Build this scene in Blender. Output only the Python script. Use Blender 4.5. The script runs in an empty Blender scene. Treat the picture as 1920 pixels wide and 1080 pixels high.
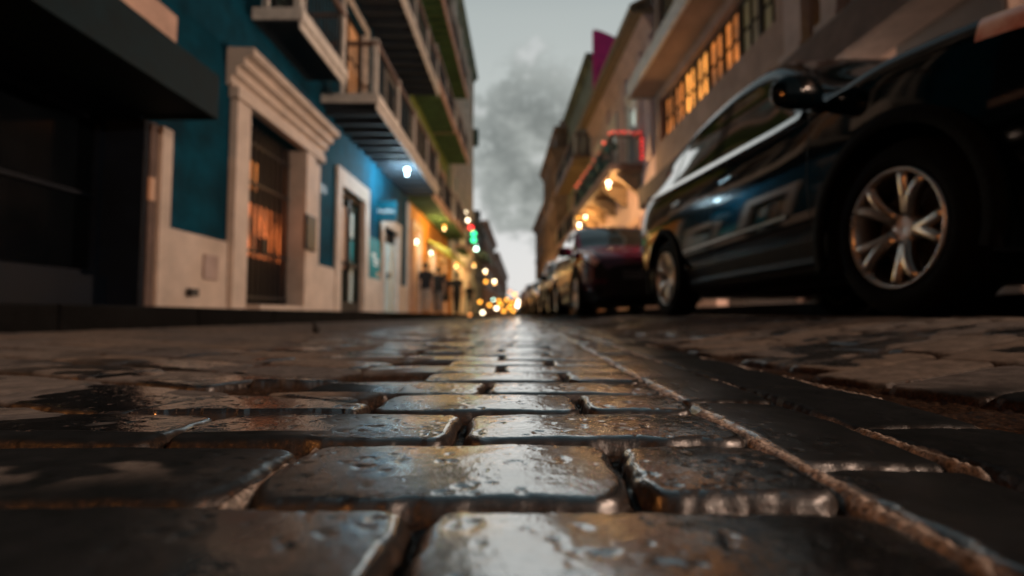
import bpy, math, random
import numpy as np
from mathutils import Vector

random.seed(7)
rng = np.random.RandomState(11)
scene = bpy.context.scene
C = scene.collection
PI = math.pi

# ----------------------------------------------------------------------------
# materials
# ----------------------------------------------------------------------------
MATS = {}

def _new(name):
    m = bpy.data.materials.new(name)
    m.use_nodes = True
    nt = m.node_tree
    nt.nodes.clear()
    out = nt.nodes.new('ShaderNodeOutputMaterial')
    b = nt.nodes.new('ShaderNodeBsdfPrincipled')
    nt.links.new(b.outputs[0], out.inputs[0])
    MATS[name] = m
    return m, nt, b

def mat(name, col, rough=.6, var=.25, scale=6.0, bump=.0, bscale=40.0, metal=0.0, coat=0.0, spec=.5, col2=None, stretch=None):
    """procedural paint / plaster / metal: mottled base colour, fine bump"""
    m, nt, b = _new(name)
    N, Lk = nt.nodes, nt.links
    tc = N.new('ShaderNodeTexCoord')
    src = tc.outputs['Object']
    if stretch:
        mp = N.new('ShaderNodeMapping'); mp.inputs['Scale'].default_value = stretch
        Lk.new(src, mp.inputs[0]); src = mp.outputs[0]
    nz = N.new('ShaderNodeTexNoise'); nz.inputs['Scale'].default_value = scale
    nz.inputs['Detail'].default_value = 6; nz.inputs['Roughness'].default_value = .65
    Lk.new(src, nz.inputs['Vector'])
    cr = N.new('ShaderNodeValToRGB')
    c2 = col2 or tuple(max(0, c * (1 - var * 1.6)) for c in col)
    cr.color_ramp.elements[0].position = .3; cr.color_ramp.elements[0].color = (*c2, 1)
    cr.color_ramp.elements[1].position = .66; cr.color_ramp.elements[1].color = (*[min(1, c * (1 + var * .3)) for c in col], 1)
    Lk.new(nz.outputs[0], cr.inputs[0]); Lk.new(cr.outputs[0], b.inputs['Base Color'])
    mr = N.new('ShaderNodeMapRange'); mr.inputs[3].default_value = max(0.02, rough - .1); mr.inputs[4].default_value = min(1, rough + .1)
    Lk.new(nz.outputs[0], mr.inputs[0]); Lk.new(mr.outputs[0], b.inputs['Roughness'])
    b.inputs['Metallic'].default_value = metal
    b.inputs['Coat Weight'].default_value = coat
    b.inputs['Coat Roughness'].default_value = .04
    b.inputs['Specular IOR Level'].default_value = spec
    if bump:
        n2 = N.new('ShaderNodeTexNoise'); n2.inputs['Scale'].default_value = bscale; n2.inputs['Detail'].default_value = 4
        Lk.new(src, n2.inputs['Vector'])
        bp = N.new('ShaderNodeBump'); bp.inputs['Strength'].default_value = bump; bp.inputs['Distance'].default_value = .02
        Lk.new(n2.outputs[0], bp.inputs['Height']); Lk.new(bp.outputs[0], b.inputs['Normal'])
    return m

def emit(name, col, strength, patch=0.0, scale=3.0):
    """something that gives light; patch > 0 makes it uneven (things standing behind the glass)"""
    m, nt, b = _new(name)
    b.inputs['Base Color'].default_value = (.3, .25, .2, 1)
    b.inputs['Emission Color'].default_value = (*col, 1)
    b.inputs['Emission Strength'].default_value = strength
    if patch:
        N, Lk = nt.nodes, nt.links
        tc = N.new('ShaderNodeTexCoord'); nz = N.new('ShaderNodeTexNoise')
        nz.inputs['Scale'].default_value = scale; nz.inputs['Detail'].default_value = 3
        Lk.new(tc.outputs['Object'], nz.inputs['Vector'])
        mr = N.new('ShaderNodeMapRange'); mr.inputs[1].default_value = .35; mr.inputs[2].default_value = .7
        mr.inputs[3].default_value = strength * (1 - patch); mr.inputs[4].default_value = strength
        Lk.new(nz.outputs[0], mr.inputs[0]); Lk.new(mr.outputs[0], b.inputs['Emission Strength'])
    return m

def slat_mat(name, col, scale=14.0, rough=.6):
    """louvred wood: horizontal slats as bump and mottled paint"""
    m, nt, b = _new(name)
    N, Lk = nt.nodes, nt.links
    tc = N.new('ShaderNodeTexCoord')
    w = N.new('ShaderNodeTexWave'); w.wave_type = 'BANDS'; w.bands_direction = 'Z'; w.wave_profile = 'SAW'
    w.inputs['Scale'].default_value = scale; w.inputs['Distortion'].default_value = 0
    Lk.new(tc.outputs['Object'], w.inputs['Vector'])
    nz = N.new('ShaderNodeTexNoise'); nz.inputs['Scale'].default_value = 9
    Lk.new(tc.outputs['Object'], nz.inputs['Vector'])
    cr = N.new('ShaderNodeValToRGB')
    cr.color_ramp.elements[0].color = (*[c * .7 for c in col], 1); cr.color_ramp.elements[1].color = (*col, 1)
    Lk.new(nz.outputs[0], cr.inputs[0]); Lk.new(cr.outputs[0], b.inputs['Base Color'])
    bp = N.new('ShaderNodeBump'); bp.inputs['Strength'].default_value = .8; bp.inputs['Distance'].default_value = .03
    Lk.new(w.outputs[0], bp.inputs['Height']); Lk.new(bp.outputs[0], b.inputs['Normal'])
    b.inputs['Roughness'].default_value = rough
    return m

M = MATS
mat('blue_plaster', (.0015, .048, .080), .85, .4, 2.0, .25, 60, spec=.08)
mat('cream_plaster', (.58, .48, .40), .8, .18, 2.4, .25, 60)
mat('white_trim', (.66, .62, .56), .65, .2, 5, .1, 80)
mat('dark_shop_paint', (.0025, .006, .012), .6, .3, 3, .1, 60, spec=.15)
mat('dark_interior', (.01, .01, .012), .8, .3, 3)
mat('canopy_metal', (.005, .016, .021), .7, .3, 5, .1, 80, spec=.12)
mat('iron', (.012, .012, .013), .5, .3, 20, .1, 90)
mat('brown_rail', (.20, .12, .085), .55, .3, 8)
mat('dark_wood', (.02, .017, .015), .6, .4, 5, .1, 40, stretch=(6, 6, .6))
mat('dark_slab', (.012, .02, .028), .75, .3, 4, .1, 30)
mat('pale_door', (.52, .62, .60), .45, .15, 3)
mat('shop_glass', (.002, .003, .004), .12, .1, 2, spec=.12)
mat('glass', (.012, .030, .026), .06, .1, 2, spec=.8)
mat('teal_sign', (.003, .085, .125), .35, .15, 3)
mat('teal_poster', (.006, .24, .26), .6, .5, 2.2, col2=(.004, .09, .13), spec=.15)
mat('sign_white', (.75, .8, .8), .5, .1, 5)
mat('mustard_plaster', (.55, .21, .018), .85, .35, 1.3, .2, 40)
mat('olive_plaster', (.26, .36, .10), .85, .35, 1.2, .2, 40)
mat('peach_trim', (.56, .36, .27), .7, .2, 3)
mat('lime_plaster', (.42, .50, .10), .85, .25, 2)
mat('green_wall', (.30, .42, .38), .8, .3, 1.2, .15, 40, stretch=(1, 1, .3))
mat('green_wood', (.03, .10, .085), .6, .3, 2)
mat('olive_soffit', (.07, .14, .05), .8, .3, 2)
mat('grey_plaster', (.26, .30, .30), .85, .3, 1.5, .2, 40)
mat('brown_plaster', (.33, .23, .185), .85, .25, 2, .25, 40)
mat('taupe_pilaster', (.42, .32, .28), .8, .2, 2, .2, 40)
mat('ledge_brown', (.13, .09, .075), .85, .3, 3, .2, 40)  # brown plaster darkened so the lamplit ledge stays dim
mat('ledge_shade', (.03, .024, .022), .6, .3, 3, .1, 40)  # near-black tone that puts shade on the wall under the ledge
mat('soffit_tan', (.30, .20, .14), .8, .2, 2)
mat('pink_plaster', (.60, .44, .41), .85, .2, 1.5, .2, 40)
mat('eave_wood', (.27, .19, .115), .75, .3, 3, .1, 30, stretch=(.4, 3, 3))
mat('sage_wall', (.24, .29, .24), .85, .45, .9, .2, 30)
mat('magenta_plaster', (.88, .05, .32), .75, .2, 1.2, .15, 40)
mat('old_stone', (.42, .29, .23), .85, .5, 1.0, .3, 20)
mat('old_stone_dark', (.32, .23, .185), .85, .5, 1.0, .3, 20)
mat('roof_felt', (.07, .065, .06), .9, .3, 2)
mat('sky_blue_awning', (.22, .42, .47), .7, .2, 3)
slat_mat('green_shutter', (.02, .085, .05))
slat_mat('dark_shutter', (.02, .022, .02))
slat_mat('white_shutter', (.45, .47, .42))
slat_mat('grey_shutter', (.13, .17, .17))
mat('sidewalk_concrete', (.11, .10, .092), .8, .35, 3, .3, 60)
mat('kerb_stone', (.007, .007, .007), .9, .4, 4, .3, 50, spec=.05)
mat('earth', (.05, .045, .04), .9, .3, 1)
# vehicles
mat('black_paint', (.0005, .0018, .0025), 0, .05, 2, spec=.35)
mat('maroon_paint', (.06, .003, .016), 0, .05, 2, spec=.5)
mat('silver_paint', (.09, .09, .095), .2, .1, 2, coat=1.0, metal=.4)
mat('car_glass', (.003, .005, .005), .0, .1, 2, coat=1.0, spec=.7)
mat('chrome', (.62, .60, .58), .16, .1, 5, metal=1.0)
mat('alloy', (.50, .44, .39), .30, .15, 8, metal=1.0)
mat('tyre_rubber', (.004, .004, .004), .9, .3, 20, .3, 60, spec=.06)
mat('black_plastic', (.004, .004, .005), .6, .2, 12, .1, 90, spec=.2)
mat('lamp_lens', (.85, .72, .62), .2, .5, 5, coat=1.0, col2=(.5, .10, .05))  # pale and red tones are lens reflections put into the colour
mat('red_lens', (.30, .012, .008), .12, .3, 6, coat=1.0)
mat('amber_lens', (.75, .12, .03), .12, .3, 6, coat=1.0)
mat('brake_steel', (.05, .045, .04), .45, .3, 14, metal=.8)
# people
mat('skin', (.28, .15, .10), .55, .1, 10)
mat('hair', (.012, .009, .008), .6, .3, 20)
mat('black_cloth', (.010, .011, .013), .9, .3, 8)
mat('khaki_cloth', (.34, .27, .21), .9, .2, 8)
mat('grey_cloth', (.13, .13, .13), .9, .2, 8)
mat('shoe_leather', (.02, .018, .016), .6, .2, 8)
mat('debris', (.01, .009, .008), .8, .3, 30)
# light givers
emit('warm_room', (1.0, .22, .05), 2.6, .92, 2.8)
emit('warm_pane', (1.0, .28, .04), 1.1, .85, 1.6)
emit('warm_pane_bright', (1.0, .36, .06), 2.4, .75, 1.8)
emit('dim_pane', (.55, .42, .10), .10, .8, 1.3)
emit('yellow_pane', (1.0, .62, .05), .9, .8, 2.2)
emit('orange_door', (1.0, .33, .08), .34, .6, 1.5)
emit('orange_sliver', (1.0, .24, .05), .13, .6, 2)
emit('pale_fanlight', (.80, .95, .85), .75, .4, 3)
emit('lamp_white', (1.0, .78, .50), 24)
emit('lamp_amber', (1.0, .40, .04), 5)
emit('lamp_amber_soft', (1.0, .34, .08), 2.4)
emit('lamp_cool', (.62, .92, 1.0), 22)
emit('lamp_mint', (.62, 1.0, .80), 9)
emit('lamp_bead', (1.0, .82, .55), 9)
emit('bulb_red', (1.0, .02, .015), 2.4)
emit('bulb_salmon', (1.0, .12, .06), 2.6)
emit('signal_red', (1.0, .02, .03), 4)
emit('signal_green', (.02, 1.0, .36), 3.5)
emit('head_lamp', (1.0, .86, .66), 10)
emit('shopfront_glow', (1.0, .42, .10), .75, .7, 1.2)
emit('shopfront_green', (.45, .85, .45), .9, .6, 1.5)

# ----------------------------------------------------------------------------
# mesh helpers
# ----------------------------------------------------------------------------
W = 3.6          # left facades stand at X = -W
WR = 4.4         # right facades, in a frame turned 3 degrees to the left
TH = math.radians(3.0)
CT, ST = math.cos(TH), math.sin(TH)

def turn(x, y, z):
    return (x * CT - y * ST, x * ST + y * CT, z)

class LeftFrame:
    def __init__(s, w=W): s.w = w
    def P(s, u, d, z): return (-s.w + d, u, z)
class RightFrame:
    def __init__(s, w=WR): s.w = w
    def P(s, u, d, z): return turn(s.w - d, u, z)
LF, RF = LeftFrame(), RightFrame()

class MB:
    def __init__(s, fr=None): s.v = []; s.f = []; s.fr = fr
    def add(s, vs, fs):
        o = len(s.v); s.v += [tuple(v) for v in vs]; s.f += [tuple(i + o for i in f) for f in fs]; return s
    def box(s, u0, u1, d0, d1, z0, z1, taper=None):
        P = s.fr.P if s.fr else (lambda a, b, c: (a, b, c))
        vs = [P(u, d, z) for z in (z0, z1) for d in (d0, d1) for u in (u0, u1)]
        return s.add(vs, [(0, 2, 3, 1), (4, 5, 7, 6), (0, 1, 5, 4), (2, 6, 7, 3), (0, 4, 6, 2), (1, 3, 7, 5)])
    def quad(s, pts):
        P = s.fr.P if s.fr else (lambda a, b, c: (a, b, c))
        return s.add([P(*p) for p in pts], [(0, 1, 2, 3)])
    def extrude(s, prof, u0, u1):
        """profile of (d, z) points run along u"""
        P = s.fr.P; n = len(prof)
        vs = [P(u0, d, z) for d, z in prof] + [P(u1, d, z) for d, z in prof]
        fs = [(i, (i + 1) % n, n + (i + 1) % n, n + i) for i in range(n)] + [tuple(range(n)), tuple(range(2 * n - 1, n - 1, -1))]
        return s.add(vs, fs)
    def tube(s, p0, p1, r, n=8):
        p0, p1 = Vector(p0), Vector(p1); ax = (p1 - p0).normalized()
        a = ax.orthogonal().normalized(); b = ax.cross(a)
        vs = [p + (a * math.cos(2 * PI * i / n) + b * math.sin(2 * PI * i / n)) * r for p in (p0, p1) for i in range(n)]
        fs = [(i, (i + 1) % n, n + (i + 1) % n, n + i) for i in range(n)] + [tuple(range(n - 1, -1, -1)), tuple(range(n, 2 * n))]
        return s.add(vs, fs)
    def ball(s, c, r, nu=12, nv=8, sz=1.0):
        vs = []; fs = []
        for j in range(nv + 1):
            th = PI * j / nv
            for i in range(nu):
                ph = 2 * PI * i / nu
                vs.append((c[0] + r * math.sin(th) * math.cos(ph), c[1] + r * math.sin(th) * math.sin(ph), c[2] + r * sz * math.cos(th)))
        for j in range(nv):
            for i in range(nu):
                fs.append((j * nu + i, j * nu + (i + 1) % nu, (j + 1) * nu + (i + 1) % nu, (j + 1) * nu + i))
        return s.add(vs, fs)
    def lathe(s, prof, n=40, axis='x', c=(0, 0, 0)):
        """profile of (a, r): a along the axis, r from it"""
        vs = []; m = len(prof)
        for i in range(n):
            t = 2 * PI * i / n
            for a, r in prof:
                if axis == 'x': vs.append((c[0] + a, c[1] + r * math.cos(t), c[2] + r * math.sin(t)))
                else: vs.append((c[0] + r * math.cos(t), c[1] + r * math.sin(t), c[2] + a))
        fs = [(i * m + j, i * m + j + 1, ((i + 1) % n) * m + j + 1, ((i + 1) % n) * m + j) for i in range(n) for j in range(m - 1)]
        return s.add(vs, fs)
    def build(s, name, m, parent=None, smooth=False, bevel=0.0, label=None):
        me = bpy.data.meshes.new(name)
        o = bpy.data.objects.new(name, me); C.objects.link(o)
        off = Vector((0, 0, 0))
        q = parent
        while q is not None:
            off += q.location; q = q.parent
        me.from_pydata([(v[0] - off.x, v[1] - off.y, v[2] - off.z) for v in s.v], [], s.f)
        me.validate(); me.update()
        me.materials.append(MATS[m] if isinstance(m, str) else m)
        if smooth:
            for p in me.polygons: p.use_smooth = True
        if parent is not None: o.parent = parent
        if bevel:
            b = o.modifiers.new('Bevel', 'BEVEL'); b.width = bevel; b.segments = 2; b.limit_method = 'ANGLE'
        if label: o['label'] = label
        return o

def tag(o, label=None, cat=None, group=None, kind=None):
    if label: o['label'] = label
    if cat: o['category'] = cat
    if group: o['group'] = group
    if kind: o['kind'] = kind
    return o

def thing(name, loc, label, cat, group=None):
    o = bpy.data.objects.new(name, None); C.objects.link(o)
    o.location = loc; o.empty_display_size = .2
    return tag(o, label, cat, group)

def copy_tree(o, parent=None):
    c = o.copy(); C.objects.link(c)
    if parent is not None: c.parent = parent
    for ch in list(o.children): copy_tree(ch, c)
    return c

# ----------------------------------------------------------------------------
# camera
# ----------------------------------------------------------------------------
FPX, PITCH, CAMZ = 950.0, math.radians(3.13), .09
cam = bpy.data.cameras.new('camera'); co = bpy.data.objects.new('camera', cam); C.objects.link(co)
co.location = (0, 0, CAMZ); co.rotation_euler = (PI / 2 + PITCH, 0, 0)
cam.sensor_width = 36; cam.lens = 36 * FPX / 1920; cam.shift_x = -20 / 1920
cam.clip_start = .01; cam.clip_end = 3000
cam.dof.use_dof = True; cam.dof.focus_distance = .43; cam.dof.aperture_fstop = 3.3; cam.dof.aperture_blades = 0
scene.camera = co

def at(px, py, y):
    """the point at street distance y that the photograph shows at px, py"""
    a = (px - 980) / FPX; b = (540 - py) / FPX
    dy = math.cos(PITCH) - b * math.sin(PITCH); dz = math.sin(PITCH) + b * math.cos(PITCH)
    t = y / dy
    return (a * t, y, CAMZ + dz * t)

# ----------------------------------------------------------------------------
# the cobbled road: one heightfield, every stone laid by numpy
# ----------------------------------------------------------------------------
def hash2(i, j, k=0):
    h = (i.astype(np.int64) * 374761393 + j.astype(np.int64) * 668265263 + k * 974711) & 0xffffffff
    h = ((h ^ (h >> 13)) * 1274126177) & 0xffffffff
    return ((h ^ (h >> 16)) & 0xffff) / 65535.0

def vnoise(x, y, seed=0):
    i = np.floor(x); j = np.floor(y); fx = x - i; fy = y - j
    fx = fx * fx * fx * (fx * (fx * 6 - 15) + 10); fy = fy * fy * fy * (fy * (fy * 6 - 15) + 10)
    a = hash2(i, j, seed); b = hash2(i + 1, j, seed); c = hash2(i, j + 1, seed); d = hash2(i + 1, j + 1, seed)
    return (a * (1 - fx) + b * fx) * (1 - fy) + (c * (1 - fx) + d * fx) * fy

def fbm(x, y, oct=4, seed=0, gain=.5):
    s = 0; a = 1; t = 0
    for o in range(oct):
        s = s + a * vnoise(x * 2 ** o + 17.3 * o, y * 2 ** o - 9.1 * o, seed + o); t += a; a *= gain
    return s / t

def sstep(a, b, x):
    t = np.clip((x - a) / (b - a), 0, 1); return t * t * (3 - 2 * t)

def road_base(x, y):
    """cross profile of the street: a wet gutter line in the middle, rising towards the parked cars"""
    return .085 * sstep(.40, 1.35, x) + .006 * sstep(-.5, -1.8, x)

def build_road():
    def nodes(dense0, dense1, step, lo, hi, g, cap=.6):
        a = list(np.arange(dense0, dense1, step)); s = step
        up = []; v = a[-1]
        while v < hi: s = min(cap, s * (1 + g)); v += s; up.append(v)
        dn = []; v = a[0]; s = step
        while v > lo: s = min(cap, s * (1 + g)); v -= s; dn.append(v)
        return np.array(dn[::-1] + a + up)
    xs = nodes(-.50, .55, .0020, -2.62, 3.6, .0125, .03)
    ys = nodes(.14, .74, .0014, -7.0, 130, .0135, .7)
    X, Y = np.meshgrid(xs, ys)
    x0, y0 = X.ravel(), Y.ravel()
    n = x0.size
    wx = x0 + .0075 * (fbm(x0 * 22, y0 * 22, 3, 1) - .5) + .02 * (fbm(x0 * 2.2, y0 * 2.2, 2, 61) - .5)
    wy = y0 + .0075 * (fbm(x0 * 22, y0 * 22, 3, 5) - .5) + .016 * (fbm(x0 * 2.6, y0 * 2.0, 2, 67) - .5)
    d = np.full(n, 9.0); sid = np.zeros(n); lu = np.zeros(n); lv = np.zeros(n); zone = np.zeros(n, int)

    def rbox(pu, pv, hu, hv, r):
        qu = np.abs(pu) - (hu - r); qv = np.abs(pv) - (hv - r)
        return r - (np.hypot(np.maximum(qu, 0), np.maximum(qv, 0)) + np.minimum(np.maximum(qu, qv), 0))

    P = .116; Y0 = .255
    row = np.floor((wy - Y0) / P)            # -1 is the row nearest the lens
    odd = np.mod(row, 2) == 1
    xl = np.where(odd, -.275, -.15) + .02 * (hash2(row, row * 0, 3) - .5) * (row > 4)
    XA, XB, XC = .176, .282, .405
    gap = .0032
    # central rows, laid across the street
    jx = np.where(odd, -.045, .066) + .03 * (hash2(row, row * 0, 9) - .5) * (row > 4)
    left = wx < jx
    a0 = np.where(left, xl, jx); a1 = np.where(left, jx, XA)
    mC = (wx >= xl) & (wx < XA)
    pu = wx - (a0 + a1) / 2; pv = wy - (Y0 + (row + .5) * P)
    tilt = (hash2(row, left * 1.0, 30) - .5)
    pv = pv + pu * np.where(row > 1, .10, .05) * tilt
    dC = rbox(pu, pv, (a1 - a0) / 2 - gap, P / 2 - gap * 1.15, .02)
    d[mC] = dC[mC]; sid[mC] = (row * 7 + left + 1000)[mC]; lu[mC] = (pu / .11)[mC]; lv[mC] = (pv / .058)[mC]; zone[mC] = 1
    # stretcher rows along the street, divided by pale mortar
    for k, (b0, b1) in enumerate(((XA, XB), (XB, XC))):
        m = (wx >= b0) & (wx < b1)
        L = .232; q = (wy - .09 - .11 * k) / L; c = np.floor(q)
        pu = wx - (b0 + b1) / 2; pv = (q - c - .5) * L
        dd = rbox(pu, pv, (b1 - b0) / 2 - gap, L / 2 - gap, .012)
        d[m] = dd[m]; sid[m] = (c * 13 + k + 50000)[m]; lu[m] = (pu / .05)[m]; lv[m] = (pv / .11)[m]; zone[m] = 2
    # slanted stones either side
    def slanted(m, ang, pitch, L, z, edge):
        sgn = 1 if z == 3 else -1
        ca, sa = math.cos(ang), math.sin(ang)
        p = wx * ca + wy * sa; q = -wx * sa + wy * ca
        r = np.floor(q / pitch); off = hash2(r, r * 0, 40 + z) * L
        c = np.floor((p + off) / L)
        pu = p + off - (c + .5) * L; pv = q - (r + .5) * pitch
        pv = pv + pu * .16 * (hash2(r, c, 44) - .5)
        dd = rbox(pu, pv, L / 2 - gap * (.8 + .8 * hash2(r, c, 45)), pitch / 2 - gap * (.8 + .8 * hash2(c, r, 46)), .03)
        cp, cq = (c + .5) * L - off, (r + .5) * pitch          # a stone cut to less than half is left as packed dirt
        cxw = cp * ca - cq * sa
        dd = np.minimum(dd, edge - gap)
        dd = np.where((edge + sgn * (cxw - wx)) < .02, -1, dd)
        d[m] = dd[m]; sid[m] = (r * 131 + c * 17 + z * 9000)[m]; lu[m] = (pu / (L / 2))[m]; lv[m] = (pv / (pitch / 2))[m]; zone[m] = z
    slanted(wx >= XC, math.radians(17), .128, .25, 3, wx - XC)
    slanted(wx < xl, math.radians(-24), .140, .265, 4, xl - wx)
    # the three rows nearest the lens simply run on to the left
    m = (wx < xl) & (row <= 1)
    Lr = .262 + .05 * (hash2(row, row * 0, 21) - .5); q = (xl - wx) / Lr; c = np.floor(q)
    pu = (q - c - .5) * Lr; pv2 = wy - (Y0 + (row + .5) * P) + .10 * (pu) * (hash2(c, row, 23) - .5)
    dd = rbox(pu, pv2, Lr / 2 - gap, P / 2 - gap * 1.2, .025)
    d[m] = dd[m]; sid[m] = (row * 71 + c * 19 + 77000)[m]; lu[m] = (pu / .12)[m]; lv[m] = (pv2 / .058)[m]; zone[m] = 4

    # worn, chipped outlines
    d = d + np.where(d > -.5, .0055 * (fbm(x0 * 55, y0 * 55, 3, 170) - .5) + .004 * (fbm(x0 * 17, y0 * 17, 2, 175) - .5), 0)
    # heights
    r = np.where(zone >= 3, .009, .0082)
    t = np.clip(d / r, 0, 1)
    D = np.where(zone >= 3, .009, .0115)
    h = -D * (1 - np.sqrt(np.clip(1 - (1 - t) ** 2, 0, 1)))
    si = sid.astype(np.int64)
    j1 = hash2(si, si * 3 + 1, 71) - .5; j2 = hash2(si, si * 5 + 2, 72) - .5; j3 = hash2(si, si * 7 + 3, 73) - .5
    inside = (d > 0)
    h = h + inside * (.0032 * j1 + .0022 * j2 * lu + .0022 * j3 * lv - .0022 * (lu ** 2) * .6 - .0050 * (lv ** 2) * .6)
    h += inside * .0014 * (fbm(x0 * 16, y0 * 16, 3, 80) - .5)
    h += inside * .0005 * (fbm(x0 * 70, y0 * 90, 3, 85) - .5) * np.clip(t, .15, 1)
    pit = sstep(.68, .78, fbm(x0 * 120, y0 * 120, 3, 180)); h -= inside * .0008 * pit * np.clip(t, 0, 1)
    edgebreak = inside * (1 - t) * .003 * (fbm(x0 * 120, y0 * 120, 2, 88) - .5)
    h += edgebreak
    # joints: grit, and proud pale mortar along the stretcher rows
    jn = fbm(x0 * 110, y0 * 110, 3, 90)
    h = np.where(inside, h, -.0135 + .006 * (jn - .45))
    def ridge(xc, halfw, keep):
        wob = xc + .004 * (fbm(y0 * 18 + xc * 99, y0 * 0 + xc, 3, 93) - .5)
        e = np.abs(x0 - wob) / (halfw * (.65 + .7 * fbm(y0 * 30, y0 * 0 + 3 + xc, 2, 95)))
        k = np.clip(1 - e, 0, 1) ** .28 * keep
        return k
    brk = lambda s: sstep(.34, .50, fbm(y0 * 11, y0 * 0 + s, 3, 97))
    lump = .25 * fbm(x0 * 70, y0 * 50, 2, 99) + .75 * fbm(x0 * 210, y0 * 190, 3, 101, .7)
    ridge_all = np.zeros(n)
    near = (y0 < 14)
    for xc, hw, s in ((XA, .0066, 1.0), (XB, .0042, 2.0), (XC, .0042, 5.0)):
        ridge_all = np.maximum(ridge_all, ridge(xc, hw, brk(s)) * near)
    evenrow = (~odd) & (row > -1.5) & (row < 2)
    fx = -.15 - .0 * y0
    ridge_all = np.maximum(ridge_all, ridge(-.149, .0042, evenrow * sstep(.30, .5, fbm(y0 * 14, y0 * 0 + 8, 2, 98))))
    h = np.where(ridge_all > .05, np.maximum(h, -.0115 + ridge_all * (.0078 + .0068 * (lump - .45))), h)
    z = road_base(x0, y0) + h

    # wetness and dirt
    nb = fbm(x0 * 5.5, y0 * 5.5, 4, 120); nb2 = fbm(x0 * 17, y0 * 30, 3, 130)
    dryL = sstep(-.13, -.24, x0 + .16 * (nb - .5) + .05 * (nb2 - .5)) * sstep(.27, .34, y0 + .05 * (nb - .5) - .06 * (zone == 1))
    dryL = dryL * np.where((zone == 1) & (y0 < .75), .0, 1)
    dryR = sstep(.40, .47, x0 + .05 * (nb - .5) - .02)
    dryR *= sstep(.56, .66, y0 + .18 * (x0 - .42) * 0 + .05 * (nb - .5) + .16 * sstep(.5, .9, x0))
    dry = np.maximum(dryL, dryR)
    far = sstep(2.0, 6.0, y0)
    band = sstep(.55, .95, np.abs(x0 - .1) + .25 * (nb - .5))
    dry = dry * (1 - .0 * far)
    puddle = sstep(.50, .54, fbm(x0 * 8, y0 * 11, 4, 140) + .10 * sstep(.75, .3, y0)) * sstep(-1.4, -.5, x0) * (x0 < -.15)
    puddle = np.maximum(puddle, sstep(.60, .66, fbm(x0 * 6, y0 * 9, 4, 150)) * (x0 > .4) * .9)
    wet = np.clip(1 - dry * (1 - puddle), 0, 1)
    wet = np.where(inside, wet, .7)
    lane = 1 - .96 * sstep(.10, .235, (np.abs(x0 - .03) + .10 * (nb - .5)) / (1 + .55 * np.maximum(y0 - .5, 0)))
    gloss = np.clip(wet * np.maximum(lane, .9 * puddle * (y0 > .4)) * np.where(inside, .18 + .82 * sstep(.001, .0075, d), .12), 0, 1)
    mort = np.clip(ridge_all * 1.6, 0, 1)
    tint = hash2(si, si * 11 + 5, 160)
    joint = np.where(inside, sstep(.005, 0, d), 1.0)

    ny, nx = X.shape
    me = bpy.data.meshes.new('cobbled_road')
    me.vertices.add(n)
    me.vertices.foreach_set('co', np.stack([x0, y0, z], 1).ravel().astype(np.float32))
    idx = np.arange(n).reshape(ny, nx)
    q = np.stack([idx[:-1, :-1], idx[:-1, 1:], idx[1:, 1:], idx[1:, :-1]], -1).reshape(-1, 4)
    me.loops.add(q.size); me.loops.foreach_set('vertex_index', q.ravel().astype(np.int32))
    me.polygons.add(len(q)); me.polygons.foreach_set('loop_start', (np.arange(len(q)) * 4).astype(np.int32))
    me.polygons.foreach_set('use_smooth', np.ones(len(q), bool))
    me.update(calc_edges=True)
    at_ = me.color_attributes.new('stone', 'FLOAT_COLOR', 'POINT')
    at_.data.foreach_set('color', np.stack([wet, mort, tint, joint], 1).ravel().astype(np.float32))
    ga = me.attributes.new('gloss', 'FLOAT', 'POINT'); ga.data.foreach_set('value', gloss.astype(np.float32))
    o = bpy.data.objects.new('cobbled_road', me); C.objects.link(o)
    tag(o, 'wet cobbled street of blue grey paving bricks', kind='structure')

    m, nt, b = _new('cobbles')
    N, Lk = nt.nodes, nt.links
    ca = N.new('ShaderNodeVertexColor'); ca.layer_name = 'stone'
    sp = N.new('ShaderNodeSeparateColor'); Lk.new(ca.outputs['Color'], sp.inputs[0])
    tc = N.new('ShaderNodeTexCoord')
    def noise(scale, detail=4, rough=.6):
        q = N.new('ShaderNodeTexNoise'); q.inputs['Scale'].default_value = scale; q.inputs['Detail'].default_value = detail
        q.inputs['Roughness'].default_value = rough
        Lk.new(tc.outputs['Object'], q.inputs['Vector']); return q.outputs[0]
    def ramp(src, stops):
        q = N.new('ShaderNodeValToRGB'); e = q.color_ramp.elements
        while len(e) < len(stops): e.new(.5)
        for k, (p, c) in enumerate(stops): e[k].position = p; e[k].color = (*c, 1)
        Lk.new(src, q.inputs[0]); return q.outputs[0]
    def mix(f, a, bb, mode='MIX'):
        q = N.new('ShaderNodeMix'); q.data_type = 'RGBA'; q.blend_type = mode
        if isinstance(f, float): q.inputs[0].default_value = f
        else: Lk.new(f, q.inputs[0])
        for s_, v in ((6, a), (7, bb)):
            if isinstance(v, tuple): q.inputs[s_].default_value = (*v, 1)
            else: Lk.new(v, q.inputs[s_])
        return q.outputs[2]
    def math_(op, a, bb):
        q = N.new('ShaderNodeMath'); q.operation = op
        for s_, v in ((0, a), (1, bb)):
            if isinstance(v, (int, float)): q.inputs[s_].default_value = v
            else: Lk.new(v, q.inputs[s_])
        return q.outputs[0]
    n1 = noise(34, 6, .7); n2 = noise(9, 4); n3 = noise(260, 3, .7)
    dry_c = ramp(n1, [(.28, (.045, .043, .041)), (.5, (.090, .084, .079)), (.74, (.15, .138, .128))])
    tint_c = ramp(sp.outputs['Blue'], [(0, (.72, .74, .78)), (.5, (1, .97, .94)), (1, (1.15, 1.02, .9))])
    dry_c = mix(1.0, dry_c, tint_c, 'MULTIPLY')
    wet_c = ramp(n1, [(.3, (.003, .0045, .005)), (.7, (.009, .0105, .012))])
    stone_c = mix(sp.outputs['Red'], dry_c, wet_c)
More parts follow.
